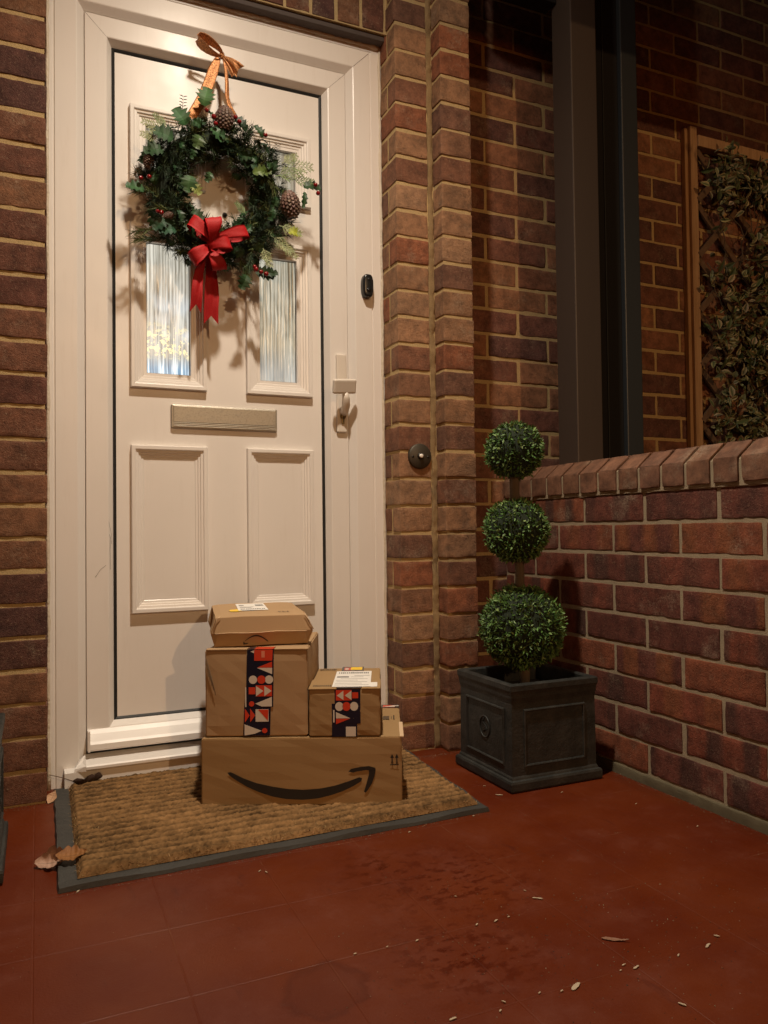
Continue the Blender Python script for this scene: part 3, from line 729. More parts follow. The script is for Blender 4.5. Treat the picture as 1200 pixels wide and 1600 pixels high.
rid = .5+.5*np.cos(gy.ravel()*2*math.pi*19+.9*vnoise(pts, 6, 4))
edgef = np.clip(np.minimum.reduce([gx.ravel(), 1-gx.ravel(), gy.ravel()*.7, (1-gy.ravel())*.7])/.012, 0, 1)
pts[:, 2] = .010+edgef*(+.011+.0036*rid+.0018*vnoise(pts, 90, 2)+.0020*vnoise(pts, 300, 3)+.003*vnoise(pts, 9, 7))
shade = .52+.42*rid+.22*vnoise(pts, 60, 8)+.28*vnoise(pts, 260, 9)+.25*vnoise(pts, 7, 10)  # furrows between the ribs shaded in the colour, plus random tone
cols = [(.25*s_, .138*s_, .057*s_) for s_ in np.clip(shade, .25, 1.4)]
S.add([tuple(p) for p in pts], [(i*NY+j, (i+1)*NY+j, (i+1)*NY+j+1, i*NY+j+1) for i in range(NX-1) for j in range(NY-1)], [tuple(c) for c in cols])
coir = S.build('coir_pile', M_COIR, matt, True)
S = Soup()
for i in range(70000):
    a, b = random.random(), random.random()
    rdg = .5+.5*math.cos(b*2*math.pi*19)
    if random.random() > .35+.65*rdg: continue
    p = quad(mu0+(mu1-mu0)*a+random.uniform(-.003, .003), mv0+(mv1-mv0)*b+random.uniform(-.003, .003))+Vector((0, 0, .013+.006*rdg))
    if min(a, 1-a, b) < .006: p.z -= .006
    d = Vector((random.gauss(0, 1), random.gauss(0, .7), random.uniform(.1, 1.3))).normalized()*random.uniform(.004, .011)
    s_ = d.cross(Vector((0, 0, 1))).normalized()*.00028
    c = vary(random.choice([(.32, .185, .080), (.22, .12, .050), (.46, .31, .16), (.13, .068, .030), (.34, .20, .075)]))
    S.add([p-s_, p+s_, p+d*.6+s_+Vector((0, 0, .0005)), p+d*.6-s_+Vector((0, 0, .0005)), p+d+Vector((0, 0, -.002))], [(0, 1, 2, 3), (3, 2, 4)], c)
tag(S.build('coir_fibres', M_COIR, coir), kind='stuff')

# ------------------------------------------------------------------ parcels
def frame(ox, oy, yaw):      # local x along the front, local y into the depth
    return Matrix.Translation((ox, oy, 0)) @ Matrix.Rotation(R(yaw), 4, 'Z')
FB = frame(.325, -.235, -24)
def dent_box(name, Mx, x0, x1, y0, y1, z0, z1, m, parent, bulge=.003, b=.0022, skew=0):
    bm = bmesh.new(); bmesh.ops.create_cube(bm, size=1)
    bmesh.ops.subdivide_edges(bm, edges=bm.edges[:], cuts=7, use_grid_fill=True)
    for q in bm.verts:
        n_ = q.co.copy(); k = [max(0, 1-(2*abs(c))**4) for c in n_]
        off = Vector((0, 0, 0))
        for ax in range(3):
            if abs(abs(n_[ax])-.5) < 1e-4:
                o2 = [i for i in range(3) if i != ax]
                off[ax] = math.copysign(bulge*k[o2[0]]*k[o2[1]], n_[ax])
        q.co = Vector((x0+(n_.x+.5)*(x1-x0), y0+(n_.y+.5)*(y1-y0), z0+(n_.z+.5)*(z1-z0)))+off+Vector((skew*(n_.z+.5), 0, 0))+rv()*.0005
    es = [e for e in bm.edges if len(e.link_faces) == 2 and e.calc_face_angle() > 1.0]
    bmesh.ops.bevel(bm, geom=es, offset=b, segments=2, affect='EDGES')
    mb = MB(); mb.frombm(bm, 0, Mx, False); return mb.build(name, m, parent)
class Decal:
    """thin printed shapes lying on one plane, P(u, v) -> 3D point, nrm = outward"""
    def __init__(s, P, nrm): s.P = P; s.n = Vector(nrm).normalized(); s.mb = MB(); s.mats = []
    def shape(s, pts, m, lift, th=.00015):
        if m not in s.mats: s.mats.append(m)
        a = [s.P(*p)+s.n*lift for p in pts]; s.mb.prism(a, tuple(s.n*th), s.mats.index(m))
    def rect(s, u0, u1, v0, v1, m, lift): s.shape([(u0, v0), (u1, v0), (u1, v1), (u0, v1)], m, lift)
    def disc(s, u, v_, r, m, lift): s.shape([(u+r*math.cos(i*math.pi/12), v_+r*math.sin(i*math.pi/12)) for i in range(24)], m, lift)
    def build(s, name, parent): return s.mb.build(name, s.mats, parent)
def front(Mx, yy): return (lambda u, v_: Mx @ Vector((u, yy, v_))), (Mx.to_3x3() @ Vector((0, -1, 0)))
def topf(Mx, zz): return (lambda u, v_: Mx @ Vector((u, v_, zz))), Vector((0, 0, 1))

# big box ----------------------------------------------------------
big = thing('parcel_box', 'long brown cardboard parcel with black smile arrow, bottom of the stack on the doormat', 'parcel', tuple(FB @ Vector((.218, .13, .02))), 'parcels stacked at the door')
dent_box('box_body', FB, 0, .437, 0, .305, .0205, .1655, M_CARD, big, .0012)
P, n_ = front(FB, -.0017); D = Decal(P, n_)
def zc(zx, zy): return ((zx-80)/1017*.437, .020+(1162-zy)/346*.1465)
upper = [(213, 990), (222, 985), (236, 990), (290, 1018), (360, 1045), (440, 1064), (520, 1077), (600, 1082), (680, 1077), (760, 1062), (830, 1040), (880, 1021), (893, 1022), (897, 1032), (890, 1042)]
lower = [(850, 1066), (800, 1090), (740, 1110), (670, 1127), (590, 1133), (510, 1128), (440, 1114), (370, 1090), (310, 1062), (255, 1028), (222, 1003)]
# split the arc in quads so that the polygon stays convex piecewise
ua = upper; la = list(reversed(lower))
def resample(ps, k):
    ps = [Vector((*p, 0)) for p in ps]; d = [0]
    for a, b in zip(ps[:-1], ps[1:]): d.append(d[-1]+(b-a).length)
    out = []
    for i in range(k+1):
        t = d[-1]*i/k; j = max(0, min(len(d)-2, next((q for q in range(len(d)-1) if d[q+1] >= t), len(d)-2)))
        out.append(ps[j].lerp(ps[j+1], (t-d[j])/max(1e-9, d[j+1]-d[j])))
    return out
U, Lw = resample(ua, 40), resample(la+[(890, 1042)], 40)
for i in range(40):
    D.shape([zc(Lw[i].x, Lw[i].y), zc(Lw[i+1].x, Lw[i+1].y), zc(U[i+1].x, U[i+1].y), zc(U[i].x, U[i].y)], M_INK, .0002)
for q in ([(826, 992), (840, 978), (868, 992), (850, 997)], [(840, 978), (890, 968), (915, 985), (868, 992)], [(890, 968), (930, 965), (932, 987), (915, 985)],
          [(930, 965), (962, 974), (964, 985), (930, 994)], [(932, 987), (964, 985), (958, 1015), (930, 1008)], [(930, 1008), (958, 1015), (945, 1052), (918, 1050)], [(918, 1050), (945, 1052), (925, 1085), (912, 1100), (904, 1096)]):
    D.shape([zc(*p) for p in reversed(q)], M_INK, .0003)
D.build('smile_print', big)
D = Decal(P, n_)
for cx_ in (1048, 1072):
    D.shape([zc(cx_-9, 925), zc(cx_+9, 925), zc(cx_, 905)], M_INK, .0002); D.shape([zc(cx_-2.5, 955), zc(cx_+2.5, 955), zc(cx_+2.5, 925), zc(cx_-2.5, 925)], M_INK, .0002)
D.shape([zc(1038, 962), zc(1080, 962), zc(1080, 957), zc(1038, 957)], M_INK, .0002); D.build('this_way_up_print', big)
P, n_ = topf(FB, .1672); D = Decal(P, n_)
D.rect(.392, .437, .272, .304, M_NAVY, .0002)
D.shape([(.398, .280), (.426, .277), (.426, .297)], M_TWHITE, .0005); D.rect(.396, .427, .276, .298, M_TRED, .0003); D.disc(.431, .290, .0055, M_TWHITE, .0004)
D.build('packing_tape', big)
D = Decal(P, n_); D.rect(.396, .411, .150, .182, M_INKF, .0002); D.rect(.421, .4235, .150, .190, M_INK, .0002); D.rect(.4155, .417, .158, .180, M_INKF, .0002); D.build('top_print', big)
mb = MB(); mb.bbox(.433, .4420, .0, .125, .1645, .1674, .0007, M=FB); mb.build('flap_edge', M_EDGE, big)

# middle box -------------------------------------------------------
mid = thing('parcel_box', 'squarish brown parcel with navy and red tape, between the bulging carton and long parcel', 'parcel', tuple(FB @ Vector((.12, .13, .168))), 'parcels stacked at the door')
dent_box('box_body', FB, .0085, .2325, .0085, .310, .1685, .3555, M_CARD2, mid, .0022, .0025, -.001)
P, n_ = front(FB, .0052); D = Decal(P, n_)
def tc_(zx, zy): return (.0930+(zx-130)/450*.0655, .3575-(zy-130)/1360*.187)
D.shape([tc_(120, 1490), tc_(520, 1490), tc_(535, 1040), tc_(135, 1040)], M_NAVY, .0002)
D.shape([tc_(135, 1050), tc_(570, 1040), tc_(580, 600), tc_(170, 700)], M_NAVY, .0003)
D.shape([tc_(170, 700), tc_(578, 700), tc_(588, 130), tc_(185, 130)], M_NAVY, .0004)
def poly(p, m_, l=.0007): D.shape([tc_(*q) for q in p][::-1], m_, l)
poly([(235, 160), (290, 138), (290, 185)], M_TWHITE); poly([(292, 132), (572, 132), (562, 305), (292, 305)], M_TRED)
poly([(400, 150), (450, 150), (450, 255), (400, 255)], mat('pale_red_print', (.72, .25, .16), .3), .0009)
poly([(330, 415), (560, 320), (560, 415)], M_TRED); poly([(330, 418), (560, 420), (560, 520)], M_TWHITE)
for cx_, m_ in ((270, M_TWHITE), (397, M_TRED), (512, M_TWHITE)):
    poly([(cx_+62*math.cos(i*math.pi/12), 605+66*math.sin(i*math.pi/12)) for i in range(24)], m_)
poly([(205, 725), (305, 725), (305, 835), (205, 835)], M_TRED); poly([(312, 695), (555, 695), (555, 870), (312, 870)], M_TRED, .0006)
poly([(314, 705), (425, 785), (314, 868)], M_TWHITE, .0009); poly([(440, 705), (550, 785), (440, 868)], M_TWHITE, .0009)
poly([(300, 985), (552, 880), (552, 1030), (400, 1030)], M_TWHITE); poly([(247+40*math.cos(i*math.pi/12), 988+42*math.sin(i*math.pi/12)) for i in range(24)], M_TRED)
poly([(145, 1060), (215, 1170), (145, 1280)], M_TRED); poly([(225, 1060), (298, 1170), (225, 1280)], M_TRED)
poly([(305, 1075), (500, 1075), (500, 1270), (305, 1270)], M_TWHITE, .0006); poly([(345, 1080), (498, 1080), (490, 1255)], M_TRED, .0009)
poly([(138, 1310), (395, 1415), (290, 1460), (138, 1485)], M_TWHITE); poly([(440+40*math.cos(i*math.pi/12), 1412+40*math.sin(i*math.pi/12)) for i in range(24)], M_TRED)
poly([(150, 725), (168, 720), (168, 1035), (150, 1038)], M_TWHITE, .0006)
tp = D.build('packing_tape', mid)
P2, n2_ = topf(FB, .3577); D = Decal(P2, n2_); D.rect(.1015, .1600, .006, .040, M_NAVY, .0004); D.rect(.117, .158, .006, .040, M_TRED, .0006); D.build('top_tape', mid)
for a_, b_ in ((.010, .100), (.160, .2345)):
    mb = MB(); mb.bbox(a_, b_, .0062, .030, .3562, .3590, .0009, M=FB); mb.build('top_flap', M_CARD2, mid)
mb = MB()   # crumpled upper left corner
for i in range(5):
    mb.tube([FB @ Vector((.010+.003*i, .004, .350-.012*i)), FB @ Vector((.016+.004*i, .0035, .300-.010*i))], .0005, 4)
mb.build('crease', M_INKF, mid)

# small box --------------------------------------------------------
sml = thing('parcel_box', 'small brown parcel with white address label, right of the squarish parcel', 'parcel', tuple(FB @ Vector((.312, .13, .168))), 'parcels stacked at the door')
dent_box('box_body', FB, .2360, .3905, .0015, .256, .1685, .2705, M_CARD, sml, .0015, .002)
P, n_ = front(FB, .0001)
D = Decal(P, n_)
def sc_(zx, zy): return (.2355+(zx-80)/800*.1555, .2715-(zy-322)/535*.1035)
def sp(p, m_, l=.0006): D.shape([sc_(*q) for q in p][::-1], m_, l)
sp([(338, 490), (660, 490), (660, 715), (620, 720), (620, 860), (338, 860)], M_NAVY, .0002); sp([(372, 326), (662, 326), (652, 715), (372, 715)], M_NAVY, .0004)
sp([(385, 338), (562, 338), (562, 455), (385, 455)], M_TRED); sp([(568, 365), (636, 365), (636, 432), (568, 432)], M_TRED)
sp([(395, 400), (470, 345), (470, 450)], M_TWHITE, .0009); sp([(485, 400), (560, 345), (560, 450)], M_TWHITE, .0009)
for cx_, m_ in ((422, M_TWHITE), (502, M_TRED), (588, M_TWHITE)):
    sp([(cx_+46*math.cos(i*math.pi/12), 522+50*math.sin(i*math.pi/12)) for i in range(24)], m_)
sp([(384, 585), (545, 655), (384, 655)], M_TWHITE); sp([(384, 658), (545, 658), (384, 720)], M_TRED)
sp([(494, 750), (605, 750), (605, 858), (494, 858)], M_TWHITE); sp([(352, 560), (368, 560), (368, 700), (352, 700)], M_TWHITE)
D.build('packing_tape', sml)
P2, n2_ = topf(FB, .2723); D = Decal(P2, n2_)
D.rect(.2960, .3500, .002, .262, M_NAVY, .0002); D.rect(.302, .320, .215, .250, M_TRED, .0004); D.rect(.318, .346, .218, .256, M_YELL, .0005); D.rect(.304, .312, .222, .240, M_TWHITE, .0006)
D.build('top_tape', sml)
D = Decal(P2, n2_); D.rect(.2855, .3700, .012, .200, M_LABEL, .0007); D.rect(.3700, .3850, .010, .060, M_LABEL, .00065)
for i in range(16): D.rect(.292+i*.0046, .2948+i*.0046+random.uniform(-.0006, .0008), .168, .184, M_LGREY, .0010)
D.rect(.290, .318, .118, .132, M_LGREY, .0010); D.rect(.330, .366, .140, .1425, M_LGREY, .0010); D.rect(.322, .352, .124, .126, M_LGREY, .0010)
for i, (a, b) in enumerate(((.290, .366), (.290, .350), (.292, .362), (.290, .340), (.300, .362))): D.rect(a, b, .030+i*.018, .0318+i*.018, M_LGREY, .0010)
D.build('address_label', sml)
for k in range(2):
    D = Decal(P2, n2_)
    for i in range(9): D.rect(.243+i*.0046, .2455+i*.0046+random.uniform(0, .001), .020+.20*k, .036+.20*k, M_INKF, .0003)
    D.build('top_print', sml)
for a_, b_ in ((.2345, .2955), (.3508, .3925)):
    mb = MB(); mb.bbox(a_, b_, -.001, .10, .2695, .2722, .0009, M=FB); mb.build('top_flap', M_CARD, sml)

# mailer carton on top --------------------------------------------
FM = frame(0, 0, -11.5)
p0 = FB @ Vector((.026, .026, 0)); FM = frame(p0.x, p0.y, -10)
ml = thing('parcel_box', 'bulging brown folding carton with an upside-down smile print, topmost of the stack', 'parcel', tuple(FM @ Vector((.105, .09, .358))), 'parcels stacked at the door')
W_ = .207; DP = .262
def sec(x, e):   # closed cross-section at station x, e = squash of the end
    zt = .4265-.003*e; zs = .3905
    return [(.006+.002*e, .3595), (-.003+.012*e, zs), (.003+.006*e, zt), (.07, zt+.002), (.17, zt+.004-.002*e), (DP, zt+.006-.004*e), (DP+.012-.012*e, zs), (DP, .3595)]
mb = MB(); st = [(-.0005, 1.0, .007), (-.004, .55, 0), (.012, .1, 0), (.06, 0, 0), (.12, 0, 0), (.180, 0, 0), (W_-.008, .1, 0), (W_+.006, .55, 0), (W_+.003, 1.0, .007)]
vv = []; nS = 8
for x, e, k in st:
    for j, (yy, zz) in enumerate(sec(x, e)):
        xo = x
        if j in (1, 6): xo = x+(-.006 if x < .05 else (.007 if x > .16 else 0))
        if j in (0, 7): xo = x+(.003 if x < .05 else (-.003 if x > .16 else 0))
        if j in (2, 3, 4, 5): xo = x+(.004 if x < .05 else (-.007 if x > .16 else 0))
        vv.append(FM @ Vector((xo, yy, zz+.0006*math.sin(x*70+j*2))))
ff = []
for i in range(len(st)-1):
    for j in range(nS):
        k = (j+1) % nS; ff.append((i*nS+j, (i+1)*nS+j, (i+1)*nS+k, i*nS+k))
ff += [tuple(range(nS)), tuple(range((len(st)-1)*nS, len(st)*nS))[::-1]]
mb.add(vv, ff); body = mb.build('box_body', M_CARD2, ml)
mod = body.modifiers.new('bev', 'BEVEL'); mod.width = .0016; mod.segments = 2; mod.limit_method = 'ANGLE'; mod.angle_limit = R(25)
mb = MB()    # pale cut edges of the lid lip and the side ears
mb.tube([FM @ Vector((.000+.034*i, -.0052+.0008*math.sin(i*2), .3905+.0010*math.sin(i*1.9))) for i in range(7)], .0010, 6)
mb.tube([FM @ Vector((-.0035, -.002, .3925)), FM @ Vector((.0050, .000, .4235)), FM @ Vector((.012, .001, .4275))], .0010, 6)
mb.tube([FM @ Vector((W_-.006, .001, .4275)), FM @ Vector((W_+.004, -.001, .4120)), FM @ Vector((W_+.0115, .002, .3890)), FM @ Vector((W_+.002, .006, .3640))], .0011, 6)
mb.build('lid_edge', M_EDGE, ml)
for q_, e_ in ((((W_-.004, .004, .4255), (W_+.0135, .002, .3915), (W_+.0135, .05, .3905), (W_-.002, .055, .4285)), .0015), (((.004, .004, .4245), (-.0085, .001, .3910), (-.0085, .05, .3905), (.002, .055, .4285)), -.0012)):
    mb = MB(); mb.prism([FM @ Vector(p) for p in q_], tuple(FM.to_3x3() @ Vector((e_, 0, .0005)))); mb.build('lid_ear', M_CARD2, ml)   # side ear of the lid
def Pm(u, v_):   # front lower panel: v from the base up
    t = (v_-.3595)/(.3905-.3595); return FM @ Vector((u, .006-.009*t, v_))
D = Decal(Pm, FM.to_3x3() @ Vector((0, -1, -.29)))
arc = [(.066+.052*i/20, .3665+.0175*math.sin(math.pi*(.10+.86*i/20))) for i in range(21)]
for i in range(20):
    th = .0022*math.sin(math.pi*(.15+.8*(1-i/20)))+.0006
    (a, b), (c, d_) = arc[i], arc[i+1]; D.shape([(a, b-th), (c, d_-th), (c, d_+th*.3), (a, b+th*.3)], M_INK, .0009)
D.shape([(.0625, .3700), (.0645, .3700), (.0655, .3645), (.0625, .3640)], M_INK, .0009); D.shape([(.0625, .3660), (.0745, .3670), (.0700, .3640), (.0625, .3635)], M_INK, .0009)
D.build('smile_print', ml)
def Pt(u, v_):
    z = .4265+np.interp(v_, [.003, .07, .17, DP], [0, .002, .004, .006]); return FM @ Vector((u, v_, float(z)))
D = Decal(Pt, (0, 0, 1))
def seg(u0, u1, v0, v1, m_, lf, nseg=6):
    for i in range(nseg):
        a = v0+(v1-v0)*i/nseg; b = v0+(v1-v0)*(i+1)/nseg; D.shape([(u0, a), (u1, a), (u1, b), (u0, b)], m_, lf)
seg(.058, .128, .095, .235, M_LABEL, .0014)
for i in range(10): D.rect(.104+i*.0020, .1052+i*.0020, .175, .205, M_LGREY, .0019)
for i in range(14): D.rect(.064+i*.0042, .0665+i*.0042+random.uniform(-.0008, .001), .112, .124, M_LGREY, .0019)
D.rect(.064, .076, .190, .200, M_LGREY, .0019); D.rect(.064, .098, .160, .163, M_LGREY, .0019); D.rect(.064, .092, .145, .148, M_LGREY, .0019)
D.build('address_label', ml)
D = Decal(Pt, (0, 0, 1)); D.shape([(.036, .100), (.040, .084), (.056, .084), (.066, .094), (.058, .125), (.040, .118)], M_YELL, .0012); D.build('yellow_sticker', ml)
cu = bpy.data.curves.new('t', 'FONT'); cu.body = 'M3'; cu.size = .016; cu.align_x = 'CENTER'
to = bpy.data.objects.new('t', cu); COL.objects.link(to); bpy.context.view_layer.update()
tm = bpy.data.meshes.new_from_object(to); COL.objects.unlink(to); bpy.data.objects.remove(to)
for q in tm.vertices:
    p = Pt(.158-q.co.x*1.3, .062-q.co.y*1.6); q.co = (p.x, p.y, p.z+.0012)
tm.materials.clear(); tm.materials.append(M_INKF); link('size_print', tm, ml)

# ------------------------------------------------------------------ wreath
wr = thing('christmas_wreath', 'green Christmas wreath with pine cones and red bow, hung on the door by gold ribbon', 'wreath', (.437, .09, 1.51))
WC = Vector((.437, .075, 1.508)); RMJ = .142; RMN = .048
def torus(a, b, r=RMN, R_=None):
    R_ = R_ or RMJ; ra = Vector((math.cos(a), 0, math.sin(a))); n = ra*math.cos(b)+Vector((0, -1, 0))*math.sin(b)
    return WC+ra*R_+n*r, n, Vector((-math.sin(a), 0, math.cos(a)))
mb = MB(); mb.tube([WC+Vector((math.cos(a)*RMJ, .006, math.sin(a)*RMJ)) for a in np.linspace(0, 2*math.pi, 61)], .024, 10, cap=False); mb.build('wire_ring', M_CORE, wr)
G_DARK = (.014, .034, .013); G_MID = (.034, .060, .026); G_YEL = (.085, .105, .030); G_PALE = (.20, .25, .12)
S = Soup()
def needle_sprig(base, d, ln, nn, nl, col, spread=.9, wd=.0009):
    d = d.normalized()
    a = d.cross(rv()).normalized(); bb = d.cross(a)
    S.add([base-a*.0007, base+a*.0007, base+d*ln], [(0, 1, 2)], (.05, .04, .02))
    for i in range(nn):
        t = random.uniform(.02, 1); ph = random.uniform(0, 6.28)
        o_ = (a*math.cos(ph)+bb*math.sin(ph)); nd = (o_*spread+d*random.uniform(.55, 1.3)).normalized()
        p = base+d*ln*t; s_ = nd.cross(rv()).normalized()*wd; q = p+nd*nl*random.uniform(.7, 1.1)
        S.add([p-s_, p+s_, q+s_*.3, q-s_*.3], [(0, 1, 2, 3)], vary(col, .35, .15))
for i in range(560):
    a = random.uniform(0, 2*math.pi); b = random.uniform(-.75, math.pi+.75); p, n_, tg = torus(a, b, random.uniform(.012, .040))
    d = n_*random.uniform(.35, 1.0)+tg*random.choice([-1, 1])*random.uniform(.3, 1.3)+Vector((0, -.15, 0))+rv()*.25
    k = random.random(); col = G_DARK if k < .5 else (G_MID if k < .82 else G_YEL)
    needle_sprig(p, d, random.uniform(.028, .045), 30, random.uniform(.017, .026), col)
for (px_, py_, ax_, az_) in ((228, 376, -1, -.15), (222, 362, -1, -.35), (245, 374, -1, -.2), (410, 270, .1, -1), (425, 290, .2, -1), (390, 410, -.2, -1), (380, 420, .3, -1), (300, 210, -.3, .6), (330, 225, .1, -1), (385, 215, .4, .9), (260, 330, -1, .1), (225, 300, -1, -.2), (440, 380, .8, -.8)):
    needle_sprig(at(px_, py_, 1, .045)-Vector((ax_, 0, az_)).normalized()*.03, Vector((ax_, -.25, az_)), .055, 70, .030, random.choice([G_YEL, G_MID]), .5)
S.build('pine_needles', M_LEAFM, wr)
# broad ivy and holly leaves
S = Soup()
def spiky(base, d, nrm, ln, wd, col, teeth=4, fold=.12):
    d = d.normalized(); side = d.cross(nrm).normalized(); up = side.cross(d).normalized(); n = teeth*2; L_, R_2, M_ = [], [], []
    for i in range(n+1):
        t = i/n; w_ = wd*.5*math.sin(math.pi*min(1, t*.92+.08))**.6*(1.22 if i % 2 else .66); c_ = base+d*ln*t+up*(.004*math.sin(t*5))
        L_.append(c_-side*w_+up*w_*fold*2+d*(.003 if i % 2 else 0)); R_2.append(c_+side*w_+up*w_*fold*2+d*(.003 if i % 2 else 0)); M_.append(c_)
    pts = L_+M_+R_2; k = n+1; f = []
    for i in range(n): f += [(i, i+1, k+i+1, k+i), (k+i, k+i+1, 2*k+i+1, 2*k+i)]
    pale = tuple(min(1, x*1.8) for x in col); S.add(pts, f, [col]*k+[pale]*k+[col]*k)
for i in range(95):
    a = random.uniform(0, 2*math.pi); b = random.uniform(-.5, math.pi+.5); p, n_, tg = torus(a, b, random.uniform(.035, .058))
    d = (tg*random.choice([-1, 1])+n_*.4+rv()*.6); nr = (n_+Vector((0, -.6, 0))+rv()*.5).normalized()
    spiky(p, d, nr, random.uniform(.022, .040), random.uniform(.014, .028), vary(random.choice([(.013, .038, .014), (.022, .058, .020), (.018, .048, .020)])))
HOL = [(318, 165, .2, .9, .050, .044, (.045, .145, .055)), (290, 195, -.5, .7, .046, .048, (.03, .115, .05)), (270, 218, -.9, .3, .05, .046, (.024, .085, .04)), (255, 235, -1, -.2, .05, .04, (.02, .07, .032)),
       (330, 200, .5, -.5, .044, .036, (.028, .10, .045)), (312, 212, -.3, -1, .036, .034, (.05, .12, .05)), (385, 205, -.7, .7, .05, .030, (.012, .042, .022)), (410, 215, -.5, .8, .035, .026, (.018, .06, .025)),
       (225, 298, -1, .2, .045, .034, (.03, .11, .05)), (300, 290, .3, -.3, .030, .030, (.17, .27, .09)), (298, 275, -.2, -1, .045, .040, (.03, .10, .04)), (395, 270, .8, .2, .052, .030, (.07, .15, .035)),
       (450, 362, .8, -.05, .036, .030, (.24, .36, .05)), (275, 360, -.8, -.1, .045, .034, (.015, .075, .045)), (262, 345, -.7, -.5, .045, .03, (.015, .06, .035)), (300, 330, .3, -.2, .034, .03, (.02, .06, .03)),
       (400, 425, .7, -.1, .050, .036, (.014, .045, .018)), (412, 430, .8, .25, .040, .030, (.012, .04, .018)), (385, 430, -.3, -.8, .042, .036, (.016, .055, .022)),
       (474, 292, 1, .10, .050, .038, (.014, .05, .018)), (476, 300, -.1, -1, .046, .016, (.02, .07, .03)), (330, 270, -.5, -1, .028, .022, (.03, .09, .04))]
for px_, py_, ax_, az_, ln, wd, col in HOL:
    col = (col[0]*.85, col[1]*.62, col[2]*.50)
    spiky(at(px_, py_, 1, .020), Vector((ax_, -.1, az_)), Vector((random.uniform(-.2, .2), -1, random.uniform(0, .5))), ln, wd, col)
S.build('holly_leaves', M_LEAF, wr)
# pale cypress-like sprays
S = Soup()
def spray(px_, py_, ax_, az_, ln, col, n=7, y=.025):
    b0 = at(px_, py_, 1, y); d = Vector((ax_, -.15, az_)).normalized(); sd = d.cross(Vector((0, -1, 0))).normalized()
    def twig(p, dd, l, w_): S.add([p-sd*w_, p+sd*w_, p+dd*l+Vector((0, .0003, 0)), p+dd*l-d*.001], [(0, 1, 2, 3)], vary(col, .3))
    def twig2(p, dd, l, w_):
        s2 = dd.cross(Vector((0, -1, 0))).normalized()*w_; S.add([p-s2, p+s2, p+dd*l+s2*.5, p+dd*l-s2*.5], [(0, 1, 2, 3)], vary(col, .3))
    twig2(b0, d, ln, .0009)
    for i in range(n):
        t = .15+.85*i/n; p = b0+d*ln*t
        for s_ in (-1, 1):
            d2 = (d*.8+sd*s_*.75+Vector((0, random.uniform(-.3, .3), 0))).normalized(); l2 = ln*.42*(1-t*.65); twig2(p, d2, l2, .0007)
            for j in range(3):
                q = p+d2*l2*(.25+.27*j)
                for s3 in (-1, 1): twig2(q, (d2*.9+sd*s3*.7+rv()*.15).normalized(), l2*.32, .0010)
for a_ in ((440, 262, 1, .12, .085), (430, 275, 1, .25, .075), (455, 280, 1, -.02, .06), (440, 255, .8, .5, .05), (424, 368, .7, -.55, .07), (436, 352, 1, -.3, .065), (410, 385, .35, -1, .06),
           (255, 205, -1, .25, .055), (250, 215, -1, -.05, .050), (262, 200, -.8, .6, .045), (385, 335, -.6, .5, .04), (440, 385, .9, -.6, .05)):
    spray(*a_, random.choice([(.22, .27, .13), (.16, .22, .10), (.30, .33, .17)]))
S.build('fern_sprays', M_LEAFM, wr)
# little black eucalyptus twigs
for px_, py_, up_ in ((285, 175, 1), (236, 262, 1), (432, 250, .8)):
    S = Soup(); b0 = at(px_, py_, 1, .02); d = Vector((.05, -.05, up_)).normalized(); sd = Vector((1, 0, 0)); dk = (.018, .022, .02)
    S.add([b0-sd*.001, b0+sd*.001, b0+d*.045], [(0, 1, 2)], dk)
    for i in range(5):
        for s_ in (-1, 1): leafblade(S, b0+d*(.006+.008*i), Vector((s_, -.2, .25)), Vector((0, -.4, 1)), .011, .007, dk)
    S.build('dark_twig', M_LEAFM, wr)

# pine cones
def cone(px_, py_, ln, rad, axis, y):
    c0 = at(px_, py_, 1, y); ax = Vector(axis).normalized(); a = ax.cross(Vector((0, 1, .1))).normalized(); b = ax.cross(a); S = Soup()
    rows = 15
    for i in range(rows):
        t = (i+.5)/rows; rr = rad*math.sin(math.pi*(.12+.80*t))**.75; nn = 8
        for k in range(nn):
            ph = (k+.5*(i % 2))*2*math.pi/nn; o_ = a*math.cos(ph)+b*math.sin(ph); p = c0+ax*(t-.5)*ln+o_*rr*.35
            dv = (o_+ax*.45).normalized(); sd = dv.cross(ax).normalized(); wd = rad*.27; le = rr*.74
            dk = vary((.028, .013, .012), .3); tip = vary((.17, .10, .075), .3)
            up = sd.cross(dv).normalized()
            q = p+dv*le; th = rad*.11
            pts = [p-sd*wd*.4, p+sd*wd*.4, p+dv*le*.7+sd*wd, q+sd*wd*.55+up*th, q+up*th*2.0, q-sd*wd*.55+up*th, p+dv*le*.7-sd*wd, q-up*th*1.6]
            S.add(pts, [(0, 1, 2, 3, 4, 5, 6), (4, 3, 7), (5, 4, 7), (3, 2, 7), (6, 5, 7), (2, 1, 0, 7), (0, 6, 7)], [dk, dk, dk, tip, tip, tip, dk, tip])
    return S.build('pine_cone', M_CONE, wr)
cone(351, 187, .055, .024, (.05, -.15, 1), .018); cone(454, 322, .068, .026, (-.22, -.1, 1), .020); cone(232, 252, .040, .013, (.15, -.1, 1), .03); cone(262, 338, .028, .010, (.7, -.4, .3), .02)
for k, (px_, py_, r_) in enumerate([(323, 172, .0058), (334, 182, .0068), (337, 193, .0062), (368, 183, .006), (374, 190, .006), (415, 211, .006), (220, 278, .0056), (233, 276, .006), (252, 332, .0062), (246, 330, .005), (493, 289, .0062), (497, 302, .0062), (400, 421, .0070), (408, 425, .006), (416, 428, .0066), (398, 417, .006), (446, 310, .0045)]):
    mb = MB(); mb.ball(at(px_, py_, 1, .006), r_, 0, 2); mb.build('berry', M_BERRY, wr)
